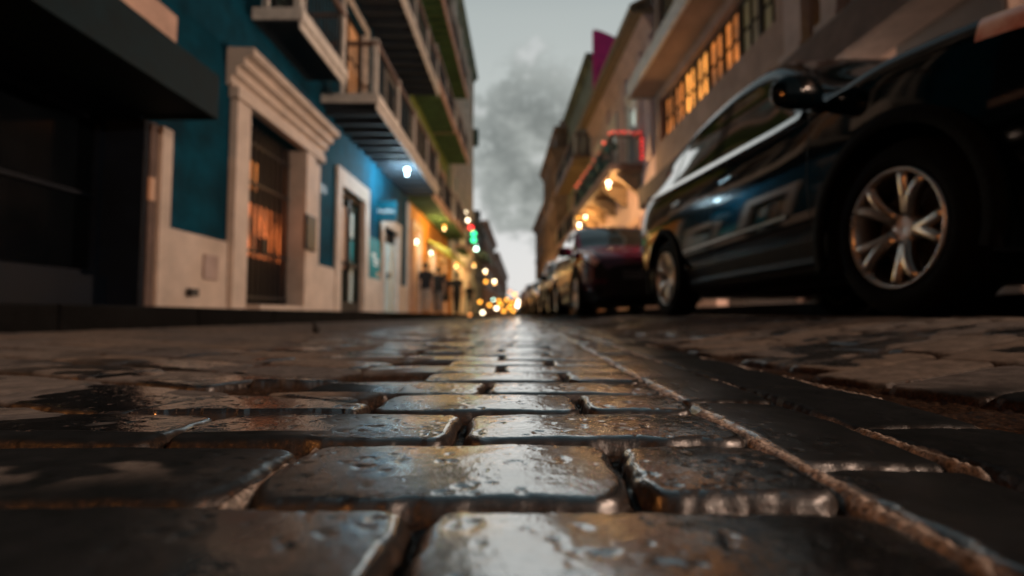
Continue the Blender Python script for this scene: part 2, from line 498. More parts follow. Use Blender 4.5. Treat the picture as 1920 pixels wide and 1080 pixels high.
    jn_ = ramp(n3, [(.35, (.008, .006, .005)), (.6, (.028, .017, .011)), (.78, (.12, .05, .02))])  # dark joint dirt; the orange top stop paints small glints
    stone_c = mix(ca.outputs['Alpha'], stone_c, jn_)
    mort_c = ramp(n3, [(.32, (.05, .042, .036)), (.62, (.50, .43, .37))])
    mort_c = mix(ramp(n1, [(.42, (.0,) * 3), (.60, (.75,) * 3)]), mort_c, (.045, .038, .033))
    col = mix(sp.outputs['Green'], stone_c, mort_c)
    Lk.new(col, b.inputs['Base Color'])
    rw = N.new('ShaderNodeMapRange'); rw.inputs[1].default_value = .3; rw.inputs[2].default_value = .7; rw.inputs[3].default_value = .13; rw.inputs[4].default_value = .26
    Lk.new(n2, rw.inputs[0])
    gat = N.new('ShaderNodeAttribute'); gat.attribute_name = 'gloss'; GL = gat.outputs['Fac']
    rough = math_('ADD', rw.outputs[0], math_('MULTIPLY', math_('SUBTRACT', 1, GL), .25))
    Lk.new(rough, b.inputs['Roughness'])
    # where the water film ends the stone is matt: a plain diffuse surface with a trace of sheen
    df = N.new('ShaderNodeBsdfDiffuse'); df.inputs['Roughness'].default_value = .6; Lk.new(col, df.inputs['Color'])
    mx = N.new('ShaderNodeMixShader'); Lk.new(math_('ADD', .03, math_('MULTIPLY', GL, .97)), mx.inputs[0])
    Lk.new(df.outputs[0], mx.inputs[1]); Lk.new(b.outputs[0], mx.inputs[2])
    mo = [n_ for n_ in N if n_.type == 'OUTPUT_MATERIAL'][0]; Lk.new(mx.outputs[0], mo.inputs[0])
    hgt = math_('ADD', math_('MULTIPLY', noise(210, 1, .4), .22), math_('MULTIPLY', noise(640, 1, .3), .15))
    bpn = N.new('ShaderNodeBump'); bpn.inputs['Strength'].default_value = 1.0; bpn.inputs['Distance'].default_value = .0009; Lk.new(hgt, bpn.inputs['Height'])
    spec = math_('ADD', .5, 0.0)
    Lk.new(GL, b.inputs['Coat Weight']); b.inputs['Coat Roughness'].default_value = .07; b.inputs['Coat IOR'].default_value = 2.8; b.inputs['IOR'].default_value = 3.0
    Lk.new(bpn.outputs[0], b.inputs['Coat Normal']); Lk.new(spec, b.inputs['Specular IOR Level'])
    bp = N.new('ShaderNodeBump'); bp.inputs['Strength'].default_value = 1.0; bp.inputs['Distance'].default_value = .0014
    Lk.new(hgt, bp.inputs['Height']); Lk.new(bp.outputs[0], b.inputs['Normal']); Lk.new(bp.outputs[0], df.inputs['Normal'])
    me.materials.append(m)
    return o
build_road()

g = MB(); S = 900
g.add([(-S, -S, -.12), (S, -S, -.12), (S, S, -.12), (-S, S, -.12)], [(0, 1, 2, 3)])
tag(g.build('ground', 'earth'), 'dark earth under the street', kind='structure')
# sidewalks: kerb stone with the pavement behind it
SWL, SWR, KL, KR = .155, .235, -2.55, 3.36
g = MB(); g.box(-9.0, KL - .14, -8, 130, -.1, SWL - .004)
tag(g.build('sidewalk', 'sidewalk_concrete'), 'narrow raised pavement along the blue building', kind='structure')
g = MB()
yy = -8.0
while yy < 60: g.box(KL - .138, KL, yy, yy + 1.19, -.1, SWL + random.uniform(-.002, .004)); yy += 1.2
tag(g.build('kerb', 'kerb_stone', bevel=.012), 'dark stone kerb', kind='structure')
class RS:
    P = staticmethod(lambda u, d, z: turn(u, d, z))
g = MB(RS); g.box(KR + .14, 12, -8, 120, -.1, SWR - .004)
tag(g.build('sidewalk', 'sidewalk_concrete'), 'pavement behind the parked cars', kind='structure')
g = MB(RS); yy = -8.0
while yy < 60: g.box(KR, KR + .138, yy, yy + 1.19, -.1, SWR + random.uniform(-.002, .004)); yy += 1.2
tag(g.build('kerb', 'kerb_stone', bevel=.012), 'dark stone kerb', kind='structure')

# ----------------------------------------------------------------------------
# buildings
# ----------------------------------------------------------------------------
def facade(parent, fr, u0, u1, z0, z1, ops, m, depth=.25, back=-7.0, name='wall', roof='roof_felt', parapet=True):
    """front wall with openings cut (u0,u1,z0,z1), reveals, side walls and a roof"""
    us = sorted({u0, u1, *[o[0] for o in ops], *[o[1] for o in ops]}); us = [u for u in us if u0 <= u <= u1]
    zs = sorted({z0, z1, *[o[2] for o in ops], *[o[3] for o in ops]}); zs = [z for z in zs if z0 <= z <= z1]
    b = MB(fr)
    for i in range(len(us) - 1):
        for j in range(len(zs) - 1):
            uc, zc = (us[i] + us[i + 1]) / 2, (zs[j] + zs[j + 1]) / 2
            if any(o[0] < uc < o[1] and o[2] < zc < o[3] for o in ops): continue
            b.quad([(us[i], 0, zs[j]), (us[i + 1], 0, zs[j]), (us[i + 1], 0, zs[j + 1]), (us[i], 0, zs[j + 1])])
    for a0, a1, c0, c1 in [o[:4] for o in ops]:
        b.quad([(a0, 0, c0), (a0, -depth, c0), (a0, -depth, c1), (a0, 0, c1)])
        b.quad([(a1, 0, c0), (a1, 0, c1), (a1, -depth, c1), (a1, -depth, c0)])
        b.quad([(a0, 0, c1), (a0, -depth, c1), (a1, -depth, c1), (a1, 0, c1)])
        b.quad([(a0, 0, c0), (a1, 0, c0), (a1, -depth, c0), (a0, -depth, c0)])
    for u in (u0, u1): b.quad([(u, 0, z0), (u, back, z0), (u, back, z1), (u, 0, z1)])
    b.quad([(u0, back, z0), (u1, back, z0), (u1, back, z1), (u0, back, z1)])
    o = b.build(name, m, parent)
    r = MB(fr); r.box(u0 + .02, u1 - .02, back + .02, -.05, z1 - .35, z1 + .02)
    r.build('roof', roof, parent)
    return o

def surround(parent, fr, op, w=.16, proud=.05, m='white_trim', foot=True, name='surround', depth=.02):
    a0, a1, c0, c1 = op[:4]; b = MB(fr)
    b.box(a0 - w, a0 - .0005, .002, proud, c0, c1 + .002); b.box(a1 + .0005, a1 + w, .002, proud, c0, c1 + .002)
    b.box(a0 - .0004, a0 + .004, -depth - .085, proud - .002, c0 + .002, c1 - .005); b.box(a1 - .004, a1 + .0004, -depth - .085, proud - .002, c0 + .002, c1 - .005)
    b.box(a0 - w, a1 + w, .0021, proud + .004, c1 + .0015, c1 + w * 1.2)
    if not foot: b.box(a0 - w, a1 + w, .002, proud + .03, c0 - .09, c0 - .003)
    return b.build(name, m, parent, bevel=.008)

def window(parent, fr, op, pane='glass', frame='dark_wood', depth=.2, nu=2, nz=2, t=.05):
    a0, a1, c0, c1 = op[:4]; b = MB(fr); d0, d1 = -depth, -depth + .07
    b.box(a0, a0 + t, d0, d1, c0, c1); b.box(a1 - t, a1, d0, d1, c0, c1)
    b.box(a0 + t, a1 - t, d0, d1, c0, c0 + t); b.box(a0 + t, a1 - t, d0, d1, c1 - t, c1)
    for i in range(1, nu):
        u = a0 + (a1 - a0) * i / nu; b.box(u - t / 3, u + t / 3, d0, d1 - .02, c0 + t, c1 - t)
    for i in range(1, nz):
        z = c0 + (c1 - c0) * i / nz; b.box(a0 + t, a1 - t, d0 + .002, d1 - .025, z - t / 3, z + t / 3)
    f = b.build('window', frame, parent)
    p = MB(fr); p.box(a0, a1, d0 - .03, d0 + .012, c0, c1); p.build('pane', pane, f)
    return f

def door(parent, fr, op, m='dark_wood', depth=.22, panels=True, handle=True, name='door'):
    a0, a1, c0, c1 = op[:4]; b = MB(fr)
    b.box(a0, a1, -depth - .05, -depth, c0, c1)
    mid = (a0 + a1) / 2
    for x0, x1 in ((a0, mid - .01), (mid + .01, a1)):
        b.box(x0 + .03, x0 + .12, -depth + .001, -depth + .035, c0 + .02, c1 - .02)
        b.box(x1 - .12, x1 - .03, -depth + .001, -depth + .035, c0 + .02, c1 - .02)
        for z in (c0 + .1, c0 + (c1 - c0) * .42, c1 - .14): b.box(x0 + .12, x1 - .12, -depth + .001, -depth + .033, z - .06, z + .06)
    o = b.build(name, m, parent)
    if handle:
        h = MB(fr); h.box(mid + .05, mid + .08, -depth + .036, -depth + .09, c0 + .95, c0 + 1.15); h.build('handle', 'iron', o)
    return o

def shutters(parent, fr, op, m='green_shutter', openang=.0):
    a0, a1, c0, c1 = op[:4]; w = (a1 - a0) / 2
    for k in (0, 1):
        b = MB(fr)
        if openang: # folded back against the wall
            if k == 0: b.box(a0 - w - .02, a0 - .02, .03, .075, c0, c1)
            else: b.box(a1 + .02, a1 + w + .02, .03, .075, c0, c1)
        else:
            b.box(a0 + k * w + .008, a0 + (k + 1) * w - .008, -.14, -.09, c0 + .01, c1 - .01)
        b.build('shutter', m, parent)

def balcony(parent, fr, u0, u1, z, dep, th=.14, slab='dark_slab', fascia='white_trim', rail='brown_rail', posts=4, post_m='white_trim', bars='iron', h=.95, slats=True, deep=.0):
    b = MB(fr); b.box(u0, u1, .004, dep, z, z + th)
    base = b.build('balcony', slab, parent)
    f = MB(fr)
    f.box(u0 - .03, u1 + .03, dep + .003, dep + .06, z + th * .15, z + th + .05)
    f.box(u0 - .03, u0 - .002, .004, dep, z + th * .15, z + th + .05); f.box(u1 + .002, u1 + .03, .004, dep, z + th * .15, z + th + .05)
    f.box(u0 - .01, u1 + .01, dep + .002, dep + .03, z - .10, z + th * .1)
    f.build('fascia', fascia, base, bevel=.008)
    if slats:
        s = MB(fr); n = max(3, int((u1 - u0) / .45))
        for i in range(n):
            u = u0 + (u1 - u0) * (i + .5) / n; s.box(u - .05, u + .05, .01, dep - .02, z - .12, z - .002)
        s.build('joist', slab, base)
    zt = z + th + h
    r = MB(fr)
    r.box(u0 - .02, u1 + .02, dep - .05, dep + .03, zt, zt + .06)
    r.box(u0 - .02, u0 + .05, .01, dep - .052, zt, zt + .06); r.box(u1 - .05, u1 + .02, .01, dep - .052, zt, zt + .06)
    r.build('handrail', rail, base)
    q = MB(fr); n = int((u1 - u0) / .13)
    for i in range(n + 1):
        u = u0 + .02 + (u1 - u0 - .04) * i / n; q.box(u - .009, u + .009, dep - .03, dep - .012, z + th, zt)
    n = int(dep / .13)
    for i in range(1, n):
        dd = dep * i / n
        for u in (u0 + .01, u1 - .03): q.box(u, u + .018, dd - .009, dd + .009, z + th, zt)
    q.box(u0, u1, dep - .03, dep - .01, z + th + .08, z + th + .10)
    q.build('railing', bars, base)
    for i in range(posts):
        u = u0 + .04 + (u1 - u0 - .08) * i / max(1, posts - 1)
        p = MB(fr); p.box(u - .045, u + .045, dep - .075, dep + .012, z + th + .002, zt - .002); p.box(u - .06, u + .06, dep - .09, dep + .026, zt + .062, zt + .11)
        p.build('post', post_m, base)
    return base

def cornice(parent, fr, u0, u1, z0, z1, dep, m, name='cornice', steps=4):
    prof = [(.003, z0)]
    for i in range(steps):
        t0, t1 = i / steps, (i + 1) / steps
        d = .03 + (dep - .03) * (t1 ** 1.6)
        prof += [(d, z0 + (z1 - z0) * (t0 + .12 / steps)), (d, z0 + (z1 - z0) * (t1 - .02))]
    prof += [(.003, z1)]
    return MB(fr).extrude(prof, u0, u1).build(name, m, parent)

# ---- left: dark shop nearest the lens -------------------------------------
b0 = thing('shop_building', LF.P(2.5, 0, SWL), 'nearly black shop front under a grey flat canopy, nearest on the left', 'building')
opS = (-3.4, -0.4, SWL, 1.95); opT = (0.2, 4.74, SWL, 1.95)
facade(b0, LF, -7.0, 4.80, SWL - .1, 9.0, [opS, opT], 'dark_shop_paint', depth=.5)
for op in (opS, opT):
    n = 4
    for i in range(n):
        u0 = op[0] + (op[1] - op[0]) * i / n; u1 = op[0] + (op[1] - op[0]) * (i + 1) / n
        window(b0, LF, (u0, u1, op[2] + .3, op[3]), pane='shop_glass', depth=.45, nu=1, nz=2, frame='dark_shop_paint')
    b = MB(LF); b.box(op[0], op[1], -.5, -.3, op[2], op[2] + .298); b.build('stall_riser', 'dark_shop_paint', b0)
b = MB(LF); b.box(-6.5, 4.68, .004, .68, 1.97, 2.30); b.box(-6.5, 4.70, .682, .72, 1.94, 2.36)
b.box(4.682, 4.72, .004, .68, 1.94, 2.36)
b.build('canopy', 'canopy_metal', b0, bevel=.01)
b = MB(LF); b.box(-6.5, 4.56, .004, .40, 2.60, 2.86); b.build('lintel_board', 'peach_trim', b0, bevel=.01)
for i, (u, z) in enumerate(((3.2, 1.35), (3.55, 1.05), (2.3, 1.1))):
    b = MB(LF); b.box(u, u + .22, -.415, -.40, z, z + .07); b.build('lit_panel_or_glow', ('yellow_pane', 'orange_sliver', 'teal_sign')[i], b0)

# ---- left: the blue building ----------------------------------------------
bb = thing('blue_building', LF.P(10.3, 0, SWL), 'blue plastered colonial building with cream plinth, pedimented gate and balconies', 'building')
gate = (6.42, 8.10, SWL + .08, 2.76); d2 = (9.90, 11.36, SWL, 2.66); d3 = (12.98, 14.50, SWL, 2.42)
# upper floors: french windows behind the balconies
up = [(6.9, 8.0, 4.25, 6.6), (9.9, 11.35, 4.05, 6.55), (13.0, 14.3, 4.05, 6.4), (9.9, 11.3, 7.3, 9.6), (13.0, 14.3, 7.3, 9.6), (6.7, 8.0, 7.3, 9.6)]
facade(bb, LF, 4.80, 15.80, SWL - .1, 11.2, [gate, d2, d3] + up, 'blue_plaster', depth=.28)
# cream plinth between the openings, with a raised end pilaster
segs = [(5.02, 6.10), (8.78, 9.60), (11.70, 12.74), (14.75, 15.55)]
for a0, a1 in segs:
    b = MB(LF); b.box(a0, a1, .002, .035, SWL, .98); b.build('plinth', 'cream_plaster', bb, bevel=.006)
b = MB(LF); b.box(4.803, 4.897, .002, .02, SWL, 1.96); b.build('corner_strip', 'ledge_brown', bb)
for a0, a1, zt in ((4.90, 5.05, 1.96), (15.55, 15.80, 3.6)):
    b = MB(LF); b.box(a0, a1, .002, .06, SWL, zt); b.build('corner_pilaster', 'cream_plaster', bb, bevel=.006)
b = MB(LF); b.box(4.80, 4.87, .003, .03, 1.2, 1.42); b.build('lit_panel_or_glow', 'orange_sliver', b0)  # glowing box stands for orange light falling on the shop reveal
b = MB(LF); b.box(5.62, 5.88, .036, .06, .50, .78); b.build('meter_box', 'taupe_pilaster', bb, bevel=.006)
b = MB(LF); b.box(5.36, 5.48, .036, .10, .30, .38); b.build('tap_box', 'iron', bb, bevel=.006)
# gate surround with its deep entablature
for a0, a1, e0, e1, zt in ((6.10, 6.415, .003, .10, 2.76), (8.46, 8.78, .003, .05, 2.72), (8.09, 8.455, -.27, .11, 2.757)):
    b = MB(LF); b.box(a0, a1, e0, e1, SWL, zt); b.build('door_jamb', 'cream_plaster', bb, bevel=.008)
b = MB(LF); b.box(6.06, 8.80, .003, .13, 2.765, 2.90); b.build('architrave', 'cream_plaster', bb, bevel=.008)
cornice(bb, LF, 6.0, 8.88, 2.903, 3.36, .33, 'cream_plaster', 'entablature', 4)
# iron gate of bars with a warm lit room behind
b = MB(LF)
for i in range(12):
    u = gate[0] + .05 + (gate[1] - gate[0] - .1) * i / 11; b.box(u - .019, u + .019, -.21, -.172, gate[2], gate[3])
for z in (.35, 1.0, 1.95, 2.5): b.box(gate[0], gate[1], -.21, -.165, z - .02, z + .02)
gt = b.build('iron_gate', 'iron', bb)
b = MB(LF); b.box(7.2, 7.32, -.165, -.12, 1.0, 1.2); b.build('lock', 'iron', gt)
b = MB(LF); b.box(gate[0] - .3, 9.6, -3.2, -3.1, 0, 3.2); b.box(gate[0] - .32, gate[0] - .28, -3.1, -.29, 0, 3.2); b.box(9.6, 9.64, -3.1, -.29, 0, 3.2)
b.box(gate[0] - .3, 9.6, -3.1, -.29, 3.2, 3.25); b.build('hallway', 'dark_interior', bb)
b = MB(LF); b.box(7.3, 8.62, -.52, -.48, .98, 1.78); b.build('lit_inner_window', 'warm_room', bb)
b = MB(LF); b.box(7.3, 7.72, -.52, -.48, 2.0, 2.42); b.build('lit_transom', 'warm_pane', bb)
b = MB(LF); b.box(6.4, 9.4, -.56, -.525, SWL, 2.9); b.build('inner_screen', 'dark_wood', bb)
b = MB(LF); b.box(gate[0], gate[1], -.28, .28, SWL, SWL + .075); b.build('step', 'cream_plaster', bb, bevel=.01)
b = MB(LF); b.box(8.02, 8.40, .112, .16, 1.15, 1.72); b.build('mail_box', 'iron', bb, bevel=.01)
# first door, glazed, with papers stuck inside
surround(bb, LF, d2, .28, .05, 'cream_plaster', name='door_surround')
dd = MB(LF)
a0, a1, c0, c1 = d2
for x0, x1 in ((a0, a0 + .10), ((a0 + a1) / 2 - .06, (a0 + a1) / 2 + .06), (a1 - .10, a1)): dd.box(x0, x1, -.12, -.06, c0, c1)
for z0, z1 in ((c0, c0 + .22), (c1 - .12, c1), (c0 + .98, c0 + 1.06)): dd.box(a0 + .1, a1 - .1, -.118, -.062, z0, z1)
dob = dd.build('glazed_door', 'dark_wood', bb)
b = MB(LF); b.box(a0, a1, -.135, -.122, c0, c1); b.build('pane', 'glass', dob)
b = MB(LF); b.box(10.36, 10.56, -.121, -.116, c0 + .9, c1 - .3); b.build('lit_side_panel', 'orange_sliver', dob)
b = MB(LF); b.box(10.70, 11.02, -.121, -.114, 1.78, 2.3); b.build('notice', 'pale_door', dob)
b = MB(LF); b.box(10.70, 11.02, -.121, -.114, .38, 1.10); b.build('notice', 'pale_door', dob)
b = MB(LF); b.box(10.72, 11.02, -.121, -.115, 1.24, 1.72); b.build('notice', 'teal_poster', dob)
b = MB(LF); b.box(10.50, 10.58, -.06, .0, 1.02, 1.24); b.build('handle', 'iron', dob)
# second door, pale leaf standing open
surround(bb, LF, d3, .24, .05, 'cream_plaster', name='door_surround')
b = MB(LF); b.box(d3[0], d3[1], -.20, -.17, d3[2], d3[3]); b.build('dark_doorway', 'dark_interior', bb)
b = MB(LF); b.box(13.62, 14.46, -.12, -.07, d3[2] + .02, d3[3] - .35)
for z0, z1 in ((.35, 1.1), (1.25, 1.95)): b.box(13.74, 14.34, -.069, -.05, z0, z1)
dl = b.build('door', 'pale_door', bb)
b = MB(LF); b.box(13.66, 13.70, -.069, 0, 1.1, 1.25); b.build('handle', 'iron', dl)
# french windows above
for k, op in enumerate(up):
    surround(bb, LF, op, .13, .04, 'white_trim')
    window(bb, LF, op, pane='orange_door' if k == 1 else 'glass', depth=.2, nu=2, nz=3, frame='dark_wood')
# balconies
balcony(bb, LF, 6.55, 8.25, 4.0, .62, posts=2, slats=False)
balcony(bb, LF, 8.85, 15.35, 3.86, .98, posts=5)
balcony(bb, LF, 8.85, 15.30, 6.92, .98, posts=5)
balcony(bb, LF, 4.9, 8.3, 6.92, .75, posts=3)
b = MB(LF); b.box(8.85, 9.12, .004, .028, 2.28, 2.44); tag(b.build('wall_plaque', 'iron', None, bevel=.006), 'small dark plaque on the blue wall beside the gate', 'plaque')
cornice(bb, LF, 4.7, 15.8, 10.7, 11.2, .5, 'white_trim')
# poster and hanging sign
ps = thing('wall_poster', LF.P(12.2, .02, 1.4), 'tall teal poster on the blue wall between the two doors', 'poster')
b = MB(LF); b.box(11.74, 12.70, .004, .03, .92, 1.95); b.build('board', 'teal_poster', ps)
def text(body, size, loc, rot, m, parent, name='lettering', extr=.003):
    cu = bpy.data.curves.new(name, 'FONT'); cu.body = body; cu.size = size; cu.align_x = 'CENTER'; cu.align_y = 'CENTER'; cu.extrude = extr
    ob = bpy.data.objects.new(name, cu); C.objects.link(ob)
    me = bpy.data.meshes.new_from_object(ob); bpy.data.objects.remove(ob)
    o = bpy.data.objects.new(name, me); C.objects.link(o); me.materials.clear(); me.materials.append(MATS[m])
    o.location = Vector(loc) - (parent.location if parent else Vector()); o.rotation_euler = rot
    if parent: o.parent = parent
    return o
b = MB(LF)
for u0, u1, z0, z1 in ((11.95, 12.25, 1.50, 1.58), (12.05, 12.5, 1.40, 1.47), (12.1, 12.45, 1.30, 1.36)): b.box(u0, u1, .031, .034, z0, z1)
b.build('print', 'sign_white', ps)
b = MB(LF); b.box(12.35, 12.62, .031, .034, 1.05, 1.16); b.build('print', 'peach_trim', ps)
hs = thing('hanging_sign', (-3.28, 12.4, 2.75), 'square teal blade sign with white lettering jutting from the blue wall', 'sign')
p0 = at(705, 415, 12.4); p1 = at(744, 378, 12.4)
b = MB(); b.box(p0[0], p1[0], 12.38, 12.42, p0[2], p1[2]); b.build('board', 'teal_sign', hs, bevel=.006)
b = MB(); b.tube((-3.6, 12.4, p1[2] + .03), (p1[0] + .02, 12.4, p1[2] + .03), .014); b.build('bracket', 'iron', hs)
text('hodes', .17, ((p0[0] + p1[0]) / 2, 12.376, (p0[2] + p1[2]) / 2 + .01), (PI / 2, 0, 0), 'sign_white', hs)

# ---- left: mustard and olive building --------------------------------------
LO = LeftFrame(3.75)
ob_ = thing('mustard_building', LO.P(21, 0, SWL), 'mustard orange ground floor building with olive upper storeys behind the blue building', 'building')
ops = [(17.2, 18.3, SWL, 3.1), (20.0, 21.2, SWL, 2.7), (22.6, 24.4, SWL, 2.6)]
opu = [(16.6, 17.7, 4.4, 6.7), (18.9, 20.0, 4.4, 6.7), (21.2, 22.3, 4.4, 6.7), (23.4, 24.4, 4.4, 6.7), (16.6, 17.7, 8.2, 10.4), (18.9, 20.0, 8.2, 10.4), (21.2, 22.3, 8.2, 10.4), (23.4, 24.4, 8.2, 10.4)]
facade(ob_, LO, 15.82, 25.2, SWL - .1, 4.0, ops, 'mustard_plaster', name='ground_floor_wall')
facade(ob_, LO, 15.82, 25.2, 4.002, 13.2, opu, 'olive_plaster', name='upper_wall')
b = MB(LO); b.box(15.84, 16.15, .003, .05, SWL, 3.6); b.build('pilaster', 'lime_plaster', ob_)
for op in ops: surround(ob_, LO, op, .2, .06, 'peach_trim', name='door_surround')
door(ob_, LO, ops[0], 'green_wood'); door(ob_, LO, ops[1], 'dark_wood'); window(ob_, LO, ops[2], pane='shopfront_glow')
for k, op in enumerate(opu):
    surround(ob_, LO, op, .14, .05, 'peach_trim')
    if k % 2: shutters(ob_, LO, op, 'green_shutter')
    else: window(ob_, LO, op, pane='glass', frame='white_trim'); shutters(ob_, LO, op, 'white_shutter', 1)
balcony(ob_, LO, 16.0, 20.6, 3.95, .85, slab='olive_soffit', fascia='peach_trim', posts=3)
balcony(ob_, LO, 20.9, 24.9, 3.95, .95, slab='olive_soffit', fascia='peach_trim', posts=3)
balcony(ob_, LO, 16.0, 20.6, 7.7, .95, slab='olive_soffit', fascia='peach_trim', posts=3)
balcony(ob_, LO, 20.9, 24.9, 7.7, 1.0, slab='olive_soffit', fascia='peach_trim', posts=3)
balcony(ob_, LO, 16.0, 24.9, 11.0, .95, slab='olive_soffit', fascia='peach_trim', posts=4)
cornice(ob_, LO, 15.9, 25.2, 12.8, 13.25, .45, 'peach_trim')
aw = thing('shop_awning', LO.P(20.6, .5, 2.7), 'pale cream shop awning above the doors of the mustard ground floor', 'awning')
b = MB(LO); b.extrude([(.07, 2.98), (.07, 3.05), (.95, 2.62), (.95, 2.45), (.91, 2.45), (.91, 2.58)], 19.4, 24.9); b.build('canvas', 'lime_plaster', aw)
for u in (19.5, 22.1, 24.8):
    b = MB(LO); b.tube(LO.P(u, .0, 2.4), LO.P(u, .9, 2.52), .015); b.build('arm', 'iron', aw)

# ---- left: tall green building ---------------------------------------------
LG = LeftFrame(3.62)
gb = thing('green_building', LG.P(30, 0, SWL), 'tall grey green building with pale pilasters, the highest on the left side', 'building')
opg = []
for fl in range(5):
    for k in range(4): opg.append((26.2 + k * 2.4, 27.3 + k * 2.4, 1.0 + fl * 3.3 if fl else SWL, 3.2 + fl * 3.3 if fl else 2.9))
facade(gb, LG, 25.22, 35.2, SWL - .1, 3.4, opg[:4], 'mustard_plaster', name='ground_floor_wall')
facade(gb, LG, 25.22, 35.2, 3.402, 17.0, opg[4:], 'green_wall', name='upper_wall')
for k, op in enumerate(opg):
    surround(gb, LG, op, .16, .06, 'white_trim')
    if k < 4: window(gb, LG, op, pane='shopfront_glow' if k % 2 else 'shopfront_green', nu=2, nz=2)
    else: shutters(gb, LG, op, 'grey_shutter' if k % 3 else 'green_shutter')
for u in (25.22, 27.75, 30.15, 32.5, 34.75):
    b = MB(LG); b.box(u, u + .42, .003, .16, 3.4, 16.4); b.build('pilaster', 'white_trim', gb)
b = MB(LG); b.box(25.22, 35.2, .003, .2, 3.2, 3.39); b.build('string_course', 'white_trim', gb)
cornice(gb, LG, 25.2, 35.3, 16.42, 17.05, .45, 'green_wall')
b = MB(LG); b.box(34.9, 35.5, .02, .5, 12.1, 13.2); b.build('air_conditioner', 'green_wood', gb)
balcony(gb, LG, 25.5, 28.2, 3.5, .75, slab='olive_soffit', fascia='peach_trim', posts=2)
# ---- left: far houses -------------------------------------------------------
def far_house(fr, u0, u1, z1, wall, label, ncol, nfl, trim='peach_trim', shop='shopfront_glow', sh='dark_shutter', name='town_house', base=SWL, dark=None, corn=.4):
    t = thing(name, fr.P((u0 + u1) / 2, 0, base), label, 'building')
    ops = []; fh = (z1 - base - .6) / nfl; cw = (u1 - u0) / ncol
    for fl in range(nfl):
        for c in range(ncol):
            ops.append((u0 + cw * (c + .28), u0 + cw * (c + .72), base + fl * fh + (.6 if fl else 0), base + fl * fh + min(2.7 + (.2 if fl else 0), fh - .35)))
    facade(t, fr, u0, u1, base - .1, z1, ops, wall)
    for k, op in enumerate(ops):
        surround(t, fr, op, .14, .06, trim)
        if k < ncol: window(t, fr, op, pane=shop if k % 2 == 0 else 'glass')
        else: shutters(t, fr, op, sh)
    cornice(t, fr, u0, u1, z1 - .55, z1 + .05, corn, trim)
    for fl in range(1, nfl):
        b = MB(fr); b.box(u0, u1, .003, .12, base + fl * fh - .15, base + fl * fh); b.build('string_course', trim, t)
    return t
LF1, LF2, LF3 = LeftFrame(3.9), LeftFrame(3.7), LeftFrame(3.5)
h1 = far_house(LF1, 35.6, 48, 7.6, 'grey_plaster', 'low grey house with blue awning past the tall green building', 5, 2, 'grey_plaster')
far_house(LF2, 48.1, 66, 9.2, 'old_stone_dark', 'brown stone house beyond the blue awning on the left side', 6, 2)
far_house(LF3, 66.1, 112, 8.4, 'old_stone', 'farthest long house closing the left side of the street', 12, 2)
b = MB(LF1); b.box(46, 46.5, -.6, -.1, 7.0, 9.6); b.box(45.9, 46.6, -.7, 0, 9.0, 9.7); b.build('chimney', 'roof_felt', h1)
aw2 = thing('street_awning', LF1.P(41, .6, 4.3), 'light blue canvas awning stretched high across the grey house', 'awning')
b = MB(LF1); b.extrude([(.05, 5.1), (.05, 5.18), (1.3, 4.75), (1.3, 4.45), (1.26, 4.45), (1.26, 4.70)], 37.5, 46.5); b.build('canvas', 'sky_blue_awning', aw2)
for u in (37.6, 42, 46.4):
    b = MB(LF1); b.tube(LF1.P(u, 0, 4.2), LF1.P(u, 1.2, 4.6), .02); b.build('arm', 'iron', aw2)

# ---- right: brown building with the long window ------------------------------
rb = thing('brown_building', RF.P(8.5, 0, SWR), 'taupe brown building with a long lit window band above the parked dark car', 'building')
band = (7.55, 13.20, 4.76, 5.92)
tall = [(6.27, 6.62, 3.72, 7.4), (4.86, 5.62, 3.72, 7.4), (3.55, 4.25, 3.72, 7.4), (1.2, 2.6, 3.72, 7.4)]
grd = [(2.0, 4.0, SWR, 2.9), (5.2, 7.2, SWR, 2.9), (8.4, 9.9, SWR, 2.8), (11.0, 12.6, SWR, 2.8)]
uppr = [(8.0, 9.1, 6.75, 9.2), (10.0, 11.1, 6.75, 9.2), (12.0, 13.1, 6.75, 9.2)]
facade(rb, RF, -6, 13.62, SWR - .1, 10.6, [band] + tall + grd + uppr, 'brown_plaster', depth=.3)
n = 8
for i in range(n):
    a0 = band[0] + (band[1] - band[0]) * i / n; a1 = band[0] + (band[1] - band[0]) * (i + 1) / n
    pm = ['dim_pane', 'dim_pane', 'warm_pane', 'warm_pane', 'warm_pane_bright', 'warm_pane_bright', 'warm_pane', 'warm_pane'][i]
    window(rb, RF, (a0, a1, band[2], band[3]), pane=pm, depth=.2, nu=2, nz=2, t=.06, frame='dark_wood')
b = MB(RF); b.box(6.4, 13.66, .004, .70, 6.16, 6.34); b.build('soffit_slab', 'soffit_tan', rb)
b = MB(RF); b.box(6.4, 13.69, .702, .78, 6.12, 6.52); b.box(13.662, 13.69, .004, .70, 6.12, 6.52); b.build('fascia', 'white_trim', rb, bevel=.01)
for op in uppr: shutters(rb, RF, op, 'dark_shutter'); surround(rb, RF, op, .1, .03, 'brown_plaster')
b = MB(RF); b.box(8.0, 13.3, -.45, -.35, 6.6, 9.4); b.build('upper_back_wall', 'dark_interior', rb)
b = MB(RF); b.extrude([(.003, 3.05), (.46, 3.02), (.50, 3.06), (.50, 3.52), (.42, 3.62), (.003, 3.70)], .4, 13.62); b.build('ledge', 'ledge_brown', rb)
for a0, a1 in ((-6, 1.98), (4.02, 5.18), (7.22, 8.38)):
    b = MB(RF); b.box(a0, a1, .003, .03, SWR, 3.04); b.build('shade_panel', 'ledge_shade', rb)  # dark panels added so the lamplit wall under the ledge reads as shaded
